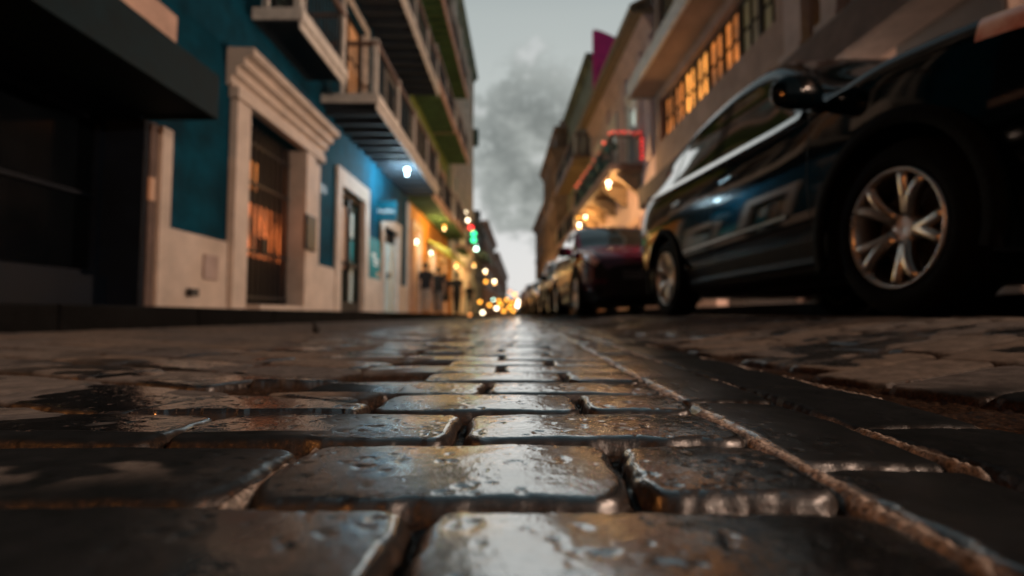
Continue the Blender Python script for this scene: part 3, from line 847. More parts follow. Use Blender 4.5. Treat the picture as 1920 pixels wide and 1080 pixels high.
for u0, u1 in ((6.66, 7.08), (5.92, 6.24), (4.30, 4.82), (2.75, 3.4)):
    b = MB(RF); b.box(u0, u1, .003, .16, 3.72, 10.2); b.box(u0 - .06, u1 + .06, .003, .22, 3.705, 3.9); b.build('pilaster', 'taupe_pilaster', rb, bevel=.01)
for k, op in enumerate(tall):
    window(rb, RF, op, pane='glass', depth=.25, nu=2, nz=4)
b = MB(RF); b.box(6.29, 6.60, -.238, -.2, 3.74, 4.12); b.build('lit_pane', 'yellow_pane', rb)
for op in grd[:2]: window(rb, RF, op, pane='glass', depth=.25, nu=2, nz=2)
for op in grd[2:]: door(rb, RF, op, 'dark_wood', depth=.25)
b = MB(RF); b.box(5.48, 5.58, .003, .06, 3.75, 5.2); b.build('downpipe', 'dark_wood', rb)
cornice(rb, RF, -6, 13.6, 10.1, 10.65, .5, 'taupe_pilaster')

# ---- right: pink building with the red lights ---------------------------------
pb = thing('pink_building', RF.P(18, 0, SWR), 'pink building with wide brown eaves and a balcony dressed in red lights', 'building')
opp = [(15.35, 16.25, 4.75, 6.9), (18.0, 18.9, 4.75, 6.9), (20.6, 21.5, 4.75, 6.9)]
opq = [(15.2, 16.4, SWR, 2.9), (18.0, 19.2, SWR, 2.9), (20.8, 21.8, SWR, 2.9)]
facade(pb, RF, 13.64, 22.6, SWR - .1, 9.0, opp + opq, 'pink_plaster')
for op in opp:
    surround(pb, RF, op, .2, .07, 'white_trim'); door(pb, RF, op, 'dark_wood')
    b = MB(RF); u = (op[0] + op[1]) / 2
    b.extrude([(.003, op[3] + .25), (.10, op[3] + .25), (.12, op[3] + .5), (.003, op[3] + .62)], op[0] - .2, op[1] + .2); b.build('fanlight_hood', 'white_trim', pb)
    b = MB(RF); b.box(op[0] + .05, op[1] - .05, -.18, -.10, op[3] - .55, op[3] - .04); b.build('lit_fanlight', 'pale_fanlight', pb)
for k, op in enumerate(opq): surround(pb, RF, op, .18, .06, 'peach_trim', name='door_surround'); (window if k == 1 else door)(pb, RF, op)
for u0, u1 in ((13.70, 14.2), (14.75, 15.1), (16.55, 17.2), (19.2, 19.9), (22.0, 22.55)):
    b = MB(RF); b.box(u0, u1, .003, .10, 4.55, 8.08); b.build('pilaster', 'pink_plaster', pb, bevel=.01)
b = MB(RF); b.box(13.64, 22.6, .004, .58, 8.62, 8.74); b.build('soffit', 'eave_wood', pb)
b = MB(RF); b.extrude([(-.3, 9.4), (-.3, 9.3), (.584, 8.75), (.62, 8.62), (.66, 8.74), (.66, 8.86)], 13.64, 22.6); b.build('eave', 'eave_wood', pb)
cornice(pb, RF, 13.64, 22.6, 8.1, 8.6, .3, 'pink_plaster')
bal = balcony(pb, RF, 14.75, 21.8, 4.42, .98, th=.16, slab='eave_wood', fascia='brown_rail', posts=5, post_m='dark_wood', h=.85, slats=False)
for u in (15.0, 16.7, 18.4, 20.1, 21.6):
    brk = MB(RF); brk.extrude([(.004, 3.75), (.10, 3.75), (.80, 4.30), (.80, 4.415), (.004, 4.415)], u - .06, u + .06); brk.build('bracket', 'eave_wood', bal)
def bulbs(name, pts, m, r, label):
    t = thing(name, pts[0], label, 'string lights')
    q = MB()
    for a, b2 in zip(pts[:-1], pts[1:]): q.tube(a, b2, .006, 5)
    q.build('cable', 'iron', t)
    for k, p in enumerate(pts):
        b2 = MB(); b2.ball(p, r * random.uniform(.8, 1.15), 8, 6); b2.build('bulb', m if random.random() < .8 else 'bulb_salmon', t)
    return t
zt = 4.42 + .16 + .85 + .13
pts = [RF.P(14.72, dd, zt - .62 + .62 * min(1, dd / .12)) for dd in (0.02, .05, .08)]
bulbs('red_string_lights', [RF.P(14.70, .06, zt - .75 + k * .14) for k in range(5)] + [RF.P(14.70, 0.12 + k * .16, zt + random.uniform(-.02, .02)) for k in range(6)], 'bulb_red', .034, 'bright red string lights along the near end rail of the pink balcony')
bulbs('red_string_lights', [RF.P(14.9 + k * .80, .99, zt + .02 + random.uniform(-.06, .04) - .05 * math.sin(k * .7)) for k in range(9)], 'bulb_salmon', .038, 'salmon red string lights looped along the street rail of the pink balcony')
for k in range(26):
    b = MB(RF); b.ball(RF.P(14.9 + k * .26, .90 + random.uniform(-.05, .1), 5.0 + random.uniform(-.3, .3)), random.uniform(.07, .15), 7, 5); b.build('foliage', 'green_wood', bal)

# ---- right: sage building with magenta gable ----------------------------------
sb = thing('sage_building', RF.P(27, 0, SWR), 'tall sage grey building with a magenta painted gable rising over the eaves', 'building')
ops = [(23.4 + k * 2.3, 24.5 + k * 2.3, 1.0 + f * 3.4 if f else SWR, 3.3 + f * 3.4 if f else 2.8) for f in range(3) for k in range(3)]
facade(sb, RF, 22.62, 30.6, SWR - .1, 12.2, ops, 'sage_wall')
for k, op in enumerate(ops):
    surround(sb, RF, op, .15, .05, 'taupe_pilaster')
    if k < 3: window(sb, RF, op, pane='shopfront_glow' if k == 1 else 'glass')
    else: shutters(sb, RF, op, 'dark_shutter')
balcony(sb, RF, 23, 30, 4.0, .8, slab='eave_wood', fascia='brown_rail', posts=3, slats=False)
balcony(sb, RF, 23, 30, 7.4, .8, slab='eave_wood', fascia='brown_rail', posts=3, slats=False)
# gable wall facing the lens: its top dips in a curve
prof = []
nseg = 14
for i in range(nseg + 1):
    t = i / nseg; q_ = min(1, t / .55); prof.append((-.02 - 2.6 * t, 13.2 - .42 * q_ * q_ * (3 - 2 * q_)))
b = MB(RF); vs = [RF.P(22.60, d_, z_) for d_, z_ in prof] + [RF.P(22.60, d_, 8.0) for d_, _ in prof] + [RF.P(22.35, d_, z_) for d_, z_ in prof] + [RF.P(22.35, d_, 8.0) for d_, _ in prof]
k = nseg + 1; fs = []
for i in range(nseg):
    fs += [(i, i + 1, k + i + 1, k + i), (2 * k + i, 3 * k + i, 3 * k + i + 1, 2 * k + i + 1), (i, 2 * k + i, 2 * k + i + 1, i + 1)]
fs += [(0, k, 3 * k, 2 * k), (nseg, 2 * k + nseg, 3 * k + nseg, k + nseg)]
b.add(vs, fs); b.build('gable', 'magenta_plaster', sb)
cornice(sb, RF, 22.62, 30.6, 11.8, 12.25, .3, 'sage_wall')

# ---- right: old stone corner house and the far row ------------------------------
RD, RE = RightFrame(3.55), RightFrame(4.0)
far_house(RD, 30.9, 37.5, 10.6, 'old_stone', 'old brown stone corner house with stepped cornice past the sage building', 3, 3, 'old_stone_dark', base=SWR, corn=.35)
far_house(RE, 37.6, 51, 8.8, 'old_stone_dark', 'lower brown stone house with shuttered windows past the corner house', 5, 3, 'old_stone', base=SWR)
class EF:
    P = staticmethod(lambda u, d, z: (u, 135 - d, z))
far_house(EF, -14, 16, 4.6, 'grey_plaster', 'low distant house closing the end of the street', 8, 1, 'old_stone', base=0)
tw = thing('stone_turret', RD.P(32.5, -1, 10.4), 'stepped stone turret on the roof of the old corner house', 'turret')
b = MB(RD); b.box(31.1, 34.2, -2.6, -.2, 10.63, 11.7); b.box(30.95, 34.35, -2.75, -.05, 11.702, 11.95); b.box(31.4, 33.9, -2.3, -.5, 11.952, 12.5); b.build('tower', 'old_stone', tw)
b = MB(RD); b.box(31.05, 31.095, -1.7, -1.0, 10.7, 11.5); b.build('opening', 'dark_shutter', tw)

# ----------------------------------------------------------------------------
# lamps
# ----------------------------------------------------------------------------
def lantern(p, r, m, label, wall=None, watts=0, col=(1, .6, .25), name='street_lantern', group='lanterns along the street', hang=None, style='globe'):
    t = thing(name, p, label, 'lantern', group)
    g_ = MB(); g_.ball(p, r, 14, 10); g_.build('globe', m, t, smooth=True)
    c = MB(); x, y, z = p
    c.lathe([(r * .75, r * .9), (r * 1.05, r * .75), (r * 1.5, r * .12), (r * 1.7, 0.001)], 12, 'z', p)
    c.lathe([(-r * .9, r * .5), (-r * 1.15, r * .35), (-r * 1.3, .001)], 12, 'z', p)
    c.build('cap', 'iron', t)
    b = MB()
    if hang is not None: b.tube((x, y, z + r * 1.5), (x, y, hang), .012, 6)
    elif z < 1.9:
        b.tube((x, y, 0), (x, y, z - r * 1.2), .02, 8); b.lathe([(0, .001), (0, .07), (.05, .05), (.08, .02)], 12, 'z', (x, y, .0))
    elif wall is not None:
        b.tube((wall, y, z + r * 1.75), (x, y, z + r * 1.75), .018, 6); b.tube((wall, y, z + r * .2), ((x + wall) / 2, y, z + r * 1.7), .012, 6)
    if b.v: b.build('bracket', 'iron', t)
    if watts:
        l = bpy.data.lights.new('lamp_light', 'POINT'); l.energy = watts; l.color = col; l.shadow_soft_size = r * .6
        lo = bpy.data.objects.new('lamp_light', l); C.objects.link(lo); lo.location = (0, 0, 0); lo.parent = t
        lo.visible_camera = True
        # the light sits just under the globe so the globe does not shade it
        lo.location = (0, 0, -r * 2.1)
    return t
def rx(y, d): return turn(WR - d, y, 0)[0]
lantern((-2.80, 12.1, 3.62), .055, 'lamp_cool', 'cold white lamp under the lower balcony of the blue building', watts=240, col=(.60, .86, 1.0), hang=3.86)
q = at(1141, 343, 15.4); lantern(q, .06, 'lamp_white', 'bright warm lamp hung under the balcony with red lights', watts=150, col=(1, .55, .22), hang=4.42)
def wallx(px, y): return (-3.6 if px < 980 else turn(WR if y < 30 else 3.4, y, 0)[0])
LAMPS = [(1098, 406, 20, 'lamp_white', .085, 'white lamp above the roof of the maroon car, right one of a close pair', 90),
         (1086, 421, 21.5, 'lamp_white', .13, 'large amber white lamp just left above the maroon car', 120),
         (1084, 408, 24, 'lamp_amber', .10, 'amber lamp just over the large lamp by the maroon car', 0),
         (1044, 500, 27, 'lamp_white', .15, 'brightest lamp above the parked cars behind the maroon car', 120),
         (1061, 510, 25, 'lamp_amber', .13, 'amber lamp right under the brightest lamp behind the maroon car', 0),
         (1053, 522, 30, 'lamp_amber', .16, 'amber lamp low on the wall behind the maroon car', 0),
         (1021, 522, 36, 'lamp_amber', .17, 'amber lamp on the old stone corner house', 0),
         (1016, 534, 40, 'lamp_amber_soft', .19, 'dim amber lamp beneath the one on the corner house', 0),
         (1005, 556, 48, 'lamp_amber_soft', .28, 'soft amber lamp at the far end of the parked cars', 0),
         (910, 508, 31, 'lamp_white', .14, 'white lamp with amber glow near the tall green building', 140),
         (927, 527, 38, 'lamp_white', .18, 'second white lamp farther along the left house row', 160),
         (911, 528, 33, 'lamp_amber', .15, 'amber lamp below the first white lamp on the left row', 0),
         (965, 552, 66, 'lamp_amber', .32, 'amber lamp near the far end of the left row', 0),
         (956, 547, 62, 'lamp_amber_soft', .28, 'reddish amber lamp at the far end of the left row', 0),
         (967, 562, 70, 'lamp_amber_soft', .3, 'dim amber lamp low at the street end', 0),
         (935, 564, 40, 'lamp_amber', .18, 'amber lamp low on the brown stone house front', 0),
         (925, 562, 39, 'lamp_mint', .10, 'pale mint lamp beside the brown stone house', 0),
         (881, 590, 21, 'lamp_amber_soft', .09, 'amber lamp low by the pavement under the awning', 0),
         (781, 452, 17.6, 'lamp_mint', .085, 'mint white lamp over the first door of the mustard building', 35),
         (808, 473, 20.6, 'lamp_mint', .095, 'mint white lamp at the near end of the shop awning', 35),
         ]
for px, py, y, m, r, lab, wt in LAMPS:
    p = at(px, py, y)
    wx_ = {True: -3.6 if y > 25.2 or y < 15.9 else -3.75, False: turn(WR if y < 30.8 else 3.55 if y < 37.5 else 4.0, y, 0)[0]}[px < 980]
    col = (1, .52, .18) if m != 'lamp_mint' else (1, .86, .55)
    lantern(p, r * (.45 if wt else .68), m, lab, wall=wx_, watts=wt * 1.3, col=col)
# unseen lanterns placed behind the lens and car to warm walls and wheels
lantern((-3.1, -1.2, 1.85), .11, 'lamp_amber', 'unseen amber lantern on the dark shop front behind the lens', wall=-3.6, watts=170, col=(1, .34, .08))
for u, wt in ((-1.2, 680), (-4.2, 560), (8.2, 900)):
    p = turn(WR - .42, u, 2.78)
    lantern(p, .08, 'lamp_white', {-1.2: 'added unseen warm lantern on the brown building level with the lens', -4.2: 'added unseen warm lantern farther back on the brown building behind the lens', 8.2: 'added warm lantern under the ledge hidden by the black car roof'}[u], hang=3.05 if u > 0 else None, wall=None if u > 0 else turn(WR, u, 0)[0], watts=wt, col=(1, .70, .53))
for px, py, y in ((905, 586, 30), (918, 572, 40), (944, 583, 52), (955, 576, 60), (931, 578, 44), (950, 562, 58), (960, 568, 66), (939, 571, 50), (962, 583, 62), (900, 566, 34)):
    lantern(at(px, py, y), .0052 * y * .62, random.choice(['lamp_amber', 'lamp_amber', 'lamp_amber_soft', 'lamp_bead']), 'small amber shop lamp far down the left side of the street', group='small shop lamps far down the street', name='shop_lamp', wall=-3.6)
for px, py, y in ((1031, 545, 33), (1040, 558, 30), (1012, 548, 42), (1002, 572, 47)):
    lantern(at(px, py, y), .0052 * y * .62, random.choice(['lamp_amber', 'lamp_amber_soft']), 'small amber lamp low behind the farthest parked cars', group='small lamps behind the parked cars', name='shop_lamp', wall=turn(3.9, y, 0)[0])
for u, z, wt, lb in ((22.4, 2.36, 190, 'added warm lamp hung under the cream shop awning'), (18.9, 3.45, 170, 'added warm lamp hung under the olive balcony of the mustard building'), (28.6, 3.0, 240, 'added warm lamp on the mustard shop front below the tall green building')):  # lamps added to brighten the left shopfronts
    lantern((-2.95 if u < 25 else -2.75, u, z), .05, 'lamp_amber', lb, hang={22.4: 2.5, 18.9: 3.93}.get(u), wall=None if u < 25 else -3.6, watts=wt, col=(1, .62, .22))
# beads of fairy lights on the green building
bulbs('fairy_lights', [at(px, py, 25.1 + k * .02) for k, (px, py) in enumerate(((846, 408), (850, 409), (855, 407), (859, 408), (866, 401), (869, 406), (873, 398), (877, 413)))], 'lamp_bead', .07, 'pale fairy light beads on the corner of the green building')
# traffic signal hung out from the green building
ts = thing('traffic_signal', at(886, 437, 25.0), 'traffic signal showing red over green, hung out from the green building', 'traffic light')
p = at(886, 437, 25.0)
b = MB(); b.box(p[0] - .15, p[0] + .15, 25.0, 25.2, p[2] - .62, p[2] + .5); b.build('housing', 'iron', ts, bevel=.02)
b = MB(); b.tube((-3.62, 25.35, p[2] + .4), (p[0], 25.12, p[2] + .4), .03); b.build('arm', 'iron', ts)
for (px, py), m in zip(((883, 427), (888, 438), (888, 450)), ('signal_red', 'signal_green', 'signal_green')):
    c = at(px, py, 24.97); b = MB(); b.ball(c, .12, 12, 8); b.build('lens', m, ts, smooth=True)
c = at(893, 467, 24.97); b = MB(); b.ball(c, .09, 10, 7); b.tube((c[0], 24.97, c[2]), (c[0], 25.1, p[2] - .6), .012); b.build('lens', 'lamp_mint', ts, smooth=True)

# ----------------------------------------------------------------------------
# cars
# ----------------------------------------------------------------------------
def catmull(P, t):
    P = np.asarray(P, float); n = len(P); i = np.clip(np.floor(t).astype(int), 0, n - 2); f = (t - i)[:, None]
    p0 = P[np.clip(i - 1, 0, n - 1)]; p1 = P[i]; p2 = P[i + 1]; p3 = P[np.clip(i + 2, 0, n - 1)]
    return .5 * ((2 * p1) + (-p0 + p2) * f + (2 * p0 - 5 * p1 + 4 * p2 - p3) * f ** 2 + (-p0 + 3 * p1 - 3 * p2 + p3) * f ** 3)

#        s     zb   wlow zmid wmax zblt wblt zre  wre  ztop
SUV = [(0.00, .30, .50, .50, .60, .64, .60, .70, .52, .74),
       (0.10, .22, .70, .50, .79, .78, .75, .83, .62, .87),
       (0.40, .20, .80, .55, .89, .92, .85, .96, .70, 1.00),
       (0.95, .20, .84, .60, .92, 1.02, .88, 1.06, .72, 1.10),
       (1.32, .20, .84, .60, .92, 1.01, .89, 1.10, .79, 1.16),
       (1.72, .20, .84, .60, .92, 1.01, .885, 1.36, .77, 1.44),
       (2.12, .20, .84, .60, .92, 1.03, .88, 1.56, .71, 1.64),
       (2.80, .20, .84, .60, .92, 1.07, .88, 1.62, .70, 1.72),
       (3.50, .20, .84, .60, .92, 1.12, .875, 1.60, .68, 1.70),
       (4.10, .20, .82, .60, .91, 1.17, .855, 1.49, .64, 1.61),
       (4.40, .22, .78, .60, .88, 1.17, .82, 1.27, .60, 1.36),
       (4.56, .28, .72, .60, .82, 1.02, .78, 1.06, .62, 1.10),
       (4.64, .36, .60, .60, .68, .86, .64, .90, .54, .93)]
SEDAN = [(s, zb, wl, zm * .96, wm, zbl * .93, wb, (zre * .92 if s < 1.4 else zre * .885), wr, (zt_ * .92 if s < 1.4 else zt_ * .88)) for s, zb, wl, zm, wm, zbl, wb, zre, wr, zt_ in SUV]

def make_car(name, loc, label, paint, stations, group=None, front_lamp=True, spokes=5, detail=True):
    """a car along +y in its own space, nose at y = 0, x = 0 the middle line"""
    t = thing(name, loc, label, 'car', group)
    st = np.array(stations); ns, nsub, ktt = len(st), 14, 10
    S_ = np.linspace(0, ns - 1, (ns - 1) * nsub + 1)
    I = catmull(st, S_)
    wf, wr_, R_, wz = .93, 3.58, .345, .345
    rows = []
    for (s, zb, wl, zm, wm, zbl, wb, zre, wre, zt_) in I:
        ctrl = [(0, zb), (wl * .55, zb), (wl * .93, zb + .01), (wl, zb + .09), ((wl + wm) / 2 + .02, (zb + zm) / 2 + .05), (wm, zm), (wm * .995, (zm + zbl) / 2), (wb, zbl), (wre + (wb - wre) * .45, zbl + (zre - zbl) * .58), (wre, zre), (wre * .62, zre + (zt_ - zre) * .72), (0, zt_)]
        T = np.linspace(0, len(ctrl) - 1, (len(ctrl) - 1) * ktt + 1)
        rows.append(catmull(ctrl, T))
    A = np.array(rows)                                   # [S, T, (w, z)]
    nS, nT = A.shape[:2]
    tb = 7 * ktt; tr = 9 * ktt                            # belt line, roof edge
    def V(i, j, side, off=0.0):
        w, z = A[i, j]
        return (side * w, I[i, 0], z)
    def sidx(s): return int(np.argmin(np.abs(I[:, 0] - s)))
    def region(i, j):
        s = (I[i, 0] + I[i + 1, 0]) / 2; tt = (j + .5) / ktt
        zc = (A[i, j, 1] + A[i + 1, j + 1, 1]) / 2
        for c in (wf, wr_):
            if (s - c) ** 2 + (zc - wz) ** 2 < .405 ** 2 and 1.9 < tt < 7.0: return None
        if 1.36 < s < 2.06 and tt > 9.25: return 'windscreen'
        if 4.12 < s < 4.42 and tt > 9.3: return 'rear_window'
        if 7.22 < tt < 8.5:
            lo = 1.50 + (tt - 7.2) * .34
            if lo < s < 2.47: return 'side_window_a'
            if 2.63 < s < 3.40: return 'side_window_b'
            if 3.52 < s < 4.02 - (tt - 7.2) * .1: return 'side_window_c'
        if .07 < s < .60 and 6.62 < tt < 7.5 - .0 * s: return 'headlight'
        if s < .085 and 5.2 < tt < 7.3 : return 'grille'
        if 4.36 < s < 4.58 and 5.6 < tt < 7.2: return 'tail_light'
        if tt < 3.6 or (s < .12 and tt < 4.6): return 'lower_trim'
        return 'body'
    parts = {}
    for i in range(nS - 1):
        for j in range(nT - 1):
            rg = region(i, j)
            if rg is None: continue
            for side in (-1, 1):
                key = rg if rg in ('body', 'windscreen', 'rear_window', 'lower_trim') else rg + ('l' if side < 0 else 'r')
                parts.setdefault(key, []).append((i, j, side))
    off = Vector(loc)
    def patch(keys, pname, m, push=0.0):
        vid = {}; vs = []; fs = []
        def vv(i, j, side):
            k = (i, j, side if A[i, j, 0] > 1e-6 else 1)
            if k not in vid:
                x, y, z = V(i, j, side)
                vid[k] = len(vs); vs.append((x + off.x, y + off.y, z + off.z))
            return vid[k]
        for (i, j, side) in keys:
            q = [vv(i, j, side), vv(i + 1, j, side), vv(i + 1, j + 1, side), vv(i, j + 1, side)]
            if side > 0: q = q[::-1]
            q = [a for k, a in enumerate(q) if a not in q[:k]]
            if len(q) > 2: fs.append(tuple(q))
        b = MB(); b.add(vs, fs)
        return b.build(pname, m, t, smooth=True)
    # end caps
    body_keys = parts.pop('body')
    body = patch(body_keys, 'body', paint)
    pm = {'windscreen': ('windscreen', 'car_glass'), 'rear_window': ('rear_window', 'car_glass'), 'lower_trim': ('lower_trim', 'black_plastic')}
    for k, keys in parts.items():
        base = k[:-1] if k not in pm else k
        if base in pm: patch(keys, *pm[base])
        elif base.startswith('side_window'): patch(keys, 'side_window', 'car_glass')
        elif base == 'headlight':
            hl = patch(keys, 'headlight', 'lamp_lens')
        elif base == 'grille': patch(keys, 'grille', 'black_plastic')
        elif base == 'tail_light': patch(keys, 'tail_light', 'red_lens')
    for i_end in (0, nS - 1):
        b = MB(); loop = [V(i_end, j, 1) for j in range(nT)] + [V(i_end, j, -1) for j in range(nT - 2, 0, -1)]
        b.add([(x + off.x, y + off.y, z + off.z) for x, y, z in loop], [tuple(range(len(loop)))])
        b.build('bumper_face', 'black_plastic' if i_end == 0 else paint, t)
    # underside and dark cabin so light does not leak through the shell
    def box(nm, m, x0, x1, y0, y1, z0, z1, bev=.0):
        b = MB(); b.box(x0 + off.x, x1 + off.x, y0 + off.y, y1 + off.y, z0 + off.z, z1 + off.z); return b.build(nm, m, t, bevel=bev)
    box('underbody', 'black_plastic', -.55, .55, .3, 4.3, .18, .45)
    box('cabin', 'dark_interior', -.62, .62, 1.5, 4.0, .5, 1.02)
    for side in (-1, 1):
        for yy_ in (2.35, 3.2):
            b = MB(); b.box(side * .38 - .2 + off.x, side * .38 + .2 + off.x, yy_ + .3 + off.y, yy_ + .42 + off.y, .6 + off.z, 1.22 + off.z); b.build('seat', 'dark_interior', t, bevel=.04)
    # wheel wells
    for c in (wf, wr_):
        for side in (-1, 1):
            b = MB(); n_ = 20
            vs = []
            for k in range(n_ + 1):
                a = -.35 + (PI + .7) * k / n_
                for xx in (side * .90, side * .55): vs.append((xx + off.x, c + .405 * math.cos(a) + off.y, wz + .405 * math.sin(a) + off.z))
            b.add(vs, [(2 * k, 2 * k + 2, 2 * k + 3, 2 * k + 1) for k in range(n_)] + [tuple(2 * k + 1 for k in range(n_ + 1))])
            b.build('wheel_well', 'black_plastic', t)
            # arch trim
            b = MB(); vs = []; n_ = 24
            for k in range(n_ + 1):
                a = -.30 + (PI + .6) * k / n_
                for rr, xx in ((.395, .915), (.395, .94), (.455, .935), (.455, .90)): vs.append((side * xx * (1 if True else 1) + off.x, c + rr * math.cos(a) + off.y, wz + rr * math.sin(a) + off.z))
            b.add(vs, [(4 * k + q_, 4 * k + 4 + q_, 4 * k + 4 + (q_ + 1) % 4, 4 * k + (q_ + 1) % 4) for k in range(n_) for q_ in range(4)])
            b.build('arch_trim', 'tyre_rubber', t, smooth=True)
    # wheels
    def wheel(side, yc):
        cx, cy, cz = off.x + side * .80, off.y + yc, off.z + wz
        o = side
        b = MB(); b.lathe([(o * (-.10), .245), (o * (-.105), .28), (o * (-.10), .325), (o * (-.07), .343), (o * .07, .343), (o * .10, .325), (o * .112, .28), (o * .105, .243), (o * .085, .236)], 56, 'x', (cx, cy, cz))
        ty = b.build('wheel', 'tyre_rubber', t, smooth=True)
        b = MB(); b.lathe([(o * .085, .2355), (o * .108, .2345), (o * .112, .226), (o * .096, .216), (o * .03, .205), (o * (-.09), .20), (o * (-.095), .235)], 56, 'x', (cx, cy, cz))
        b.lathe([(o * .06, .001), (o * .066, .045), (o * .062, .06), (o * .03, .064)], 28, 'x', (cx, cy, cz))
        for k in range(spokes):
            a = math.radians(-7) + k * 2 * PI / spokes
            for br in (-1, 1):          # each spoke opens into two blades towards the rim
                prof = []
                for q_ in range(9):
                    f = q_ / 8; r_ = .048 + f * .168
                    aa = a + br * (.03 + .20 * f ** 1.25) * (1 if side < 0 else -1); wd = .030 - .010 * f
                    dp = .066 + .034 * math.sin(f * PI * .55)
                    ca_, sa_ = math.cos(aa), math.sin(aa)
                    ctr = (ca_ * r_, sa_ * r_); nrm = (-sa_, ca_)
                    for w_, h_ in ((-wd, .0), (-wd * .55, .013), (wd * .55, .013), (wd, .0), (wd * .7, -.03), (-wd * .7, -.03)):
                        prof.append((cx + o * (dp + h_ - .005), cy - side * (ctr[0] + nrm[0] * w_) * (-1 if side > 0 else 1) * -1, cz + ctr[1] + nrm[1] * w_))
                fs = []
                for q_ in range(8):
                    for e in range(6): fs.append((q_ * 6 + e, q_ * 6 + (e + 1) % 6, q_ * 6 + 6 + (e + 1) % 6, q_ * 6 + 6 + e))
                fs += [tuple(range(5, -1, -1)), tuple(range(48, 54))]
                b.add(prof, fs)
        b.build('rim', 'alloy', ty, smooth=True)
        b = MB(); b.lathe([(o * .02, .03), (o * .02, .165), (o * (-.01), .165), (o * (-.01), .03)], 36, 'x', (cx, cy, cz)); b.build('brake_disc', 'brake_steel', ty)
        b = MB(); b.box(cx - .09, cx + .0 + .0, cy - .2, cy + .2, cz - .2, cz + .2)
        b = MB(); b.lathe([(o * (-.06), .001), (o * (-.06), .2)], 30, 'x', (cx, cy, cz)); b.build('backing', 'black_plastic', ty)
    for side in (-1, 1):
        for yc in (wf, wr_): wheel(side, yc)
    if detail:
        for side in (-1, 1):
            # mirror
            b = MB(); i = sidx(1.5); w, z = A[i, tb]
            x0 = side * (w + .02); cen = (x0 + side * .105 + off.x, 1.33 + off.y, z + .055 + off.z)
            b.ball((0, 0, 0), 1, 18, 12)
            b.v = [(cen[0] + .125 * math.copysign(abs(v_[0]) ** .7, v_[0]), cen[1] + .062 * v_[1] + .02 * abs(v_[0]), cen[2] + .082 * math.copysign(abs(v_[2]) ** .75, v_[2])) for v_ in b.v]
            b.tube((x0 - side * .06 + off.x, 1.37 + off.y, z - .02 + off.z), (x0 + side * .05 + off.x, 1.35 + off.y, z + .03 + off.z), .032)
            b.build('mirror', paint, t, smooth=True)
            # chrome strips: belt line and lower door moulding
            def strip(nm, s0, s1, f, dx, hgt, m='chrome'):
                b = MB(); vs = []; n_ = 26
                for k in range(n_ + 1):
                    s = s0 + (s1 - s0) * k / n_; j_ = f(s)
                    sf = np.interp(s, I[:, 0], np.arange(nS)); i0 = int(min(nS - 2, math.floor(sf))); fr_ = sf - i0
                    j0 = int(j_); fj = j_ - j0
                    pt = (A[i0, j0] * (1 - fr_) + A[i0 + 1, j0] * fr_) * (1 - fj) + (A[i0, j0 + 1] * (1 - fr_) + A[i0 + 1, j0 + 1] * fr_) * fj
                    for ex, ez in ((-.01, -hgt), (dx, -hgt * .7), (dx * .35, hgt * .5), (-.01, hgt)): vs.append((side * (pt[0] + ex) + off.x, s + off.y, pt[1] + ez + off.z))
                b.add(vs, [(4 * k + q_, 4 * k + 4 + q_, 4 * k + 4 + (q_ + 1) % 4, 4 * k + (q_ + 1) % 4) for k in range(n_) for q_ in range(4)])
                b.build(nm, m, t, smooth=False)
            strip('belt_strip', 1.50, 4.05, lambda s: 7.12 * ktt, .030, .030)
            strip('roof_gutter', 1.9, 4.1, lambda s: 8.56 * ktt, .014, .014, 'black_plastic')
            strip('door_moulding', 1.62, 3.08, lambda s: 4.55 * ktt, .016, .018)
            strip('sill', 1.45, 3.10, lambda s: 3.0 * ktt, .03, .03, 'black_plastic')
            for s0 in (2.30, 3.22):
                b = MB(); j_ = int(6.45 * ktt); i_ = sidx(s0); w, z = A[i_, j_]
                b.box(side * (w + .015) - .012 + off.x, side * (w + .015) + .012 + off.x, s0 - .09 + off.y, s0 + .09 + off.y, z - .014 + off.z, z + .014 + off.z); b.build('door_handle', 'chrome', t, bevel=.006)
            # door gaps
            for s0 in (1.42, 2.55, 3.40):
                b = MB(); i_ = sidx(s0)
                for j_ in range(int(3.4 * ktt), tb - 1):
                    (w0, z0), (w1, z1) = A[i_, j_], A[i_, j_ + 1]
                    b.add([(side * (w + .0015) + off.x, I[i_, 0] + e + off.y, z + off.z) for (w, z), e in (((w0, z0), -.003), ((w0, z0), .003), ((w1, z1), .003), ((w1, z1), -.003))], [(0, 1, 2, 3)])
                b.build('door_gap', 'dark_interior', t)
        # front end: grille bars and emblem ring, low intake
        b = MB()
        for z in (.54, .59, .64): b.box(-.40 + off.x, .40 + off.x, -.016 + off.y, .0 + off.y, z - .012 + off.z, z + .012 + off.z)
        b.build('grille_bar', 'chrome', t)
        b = MB(); b.box(-.24 + off.x, .24 + off.x, -.02 + off.y, -.008 + off.y, .36 + off.z, .47 + off.z); b.build('number_plate', 'sign_white' if False else 'black_plastic', t)
    return t

RC = math.radians(3.0)
def park(t, xc, u, z=.082, ang=RC):
    t.location = turn(xc, u, z); t.rotation_euler = (0, 0, ang)
CARG = 'cars parked along the right kerb'
c1 = make_car('parked_car', (0, 0, 0), 'black parked car with alloy wheels filling the right foreground', 'black_paint', SUV, CARG)
park(c1, 1.52 + .92, 1.87 - .93)
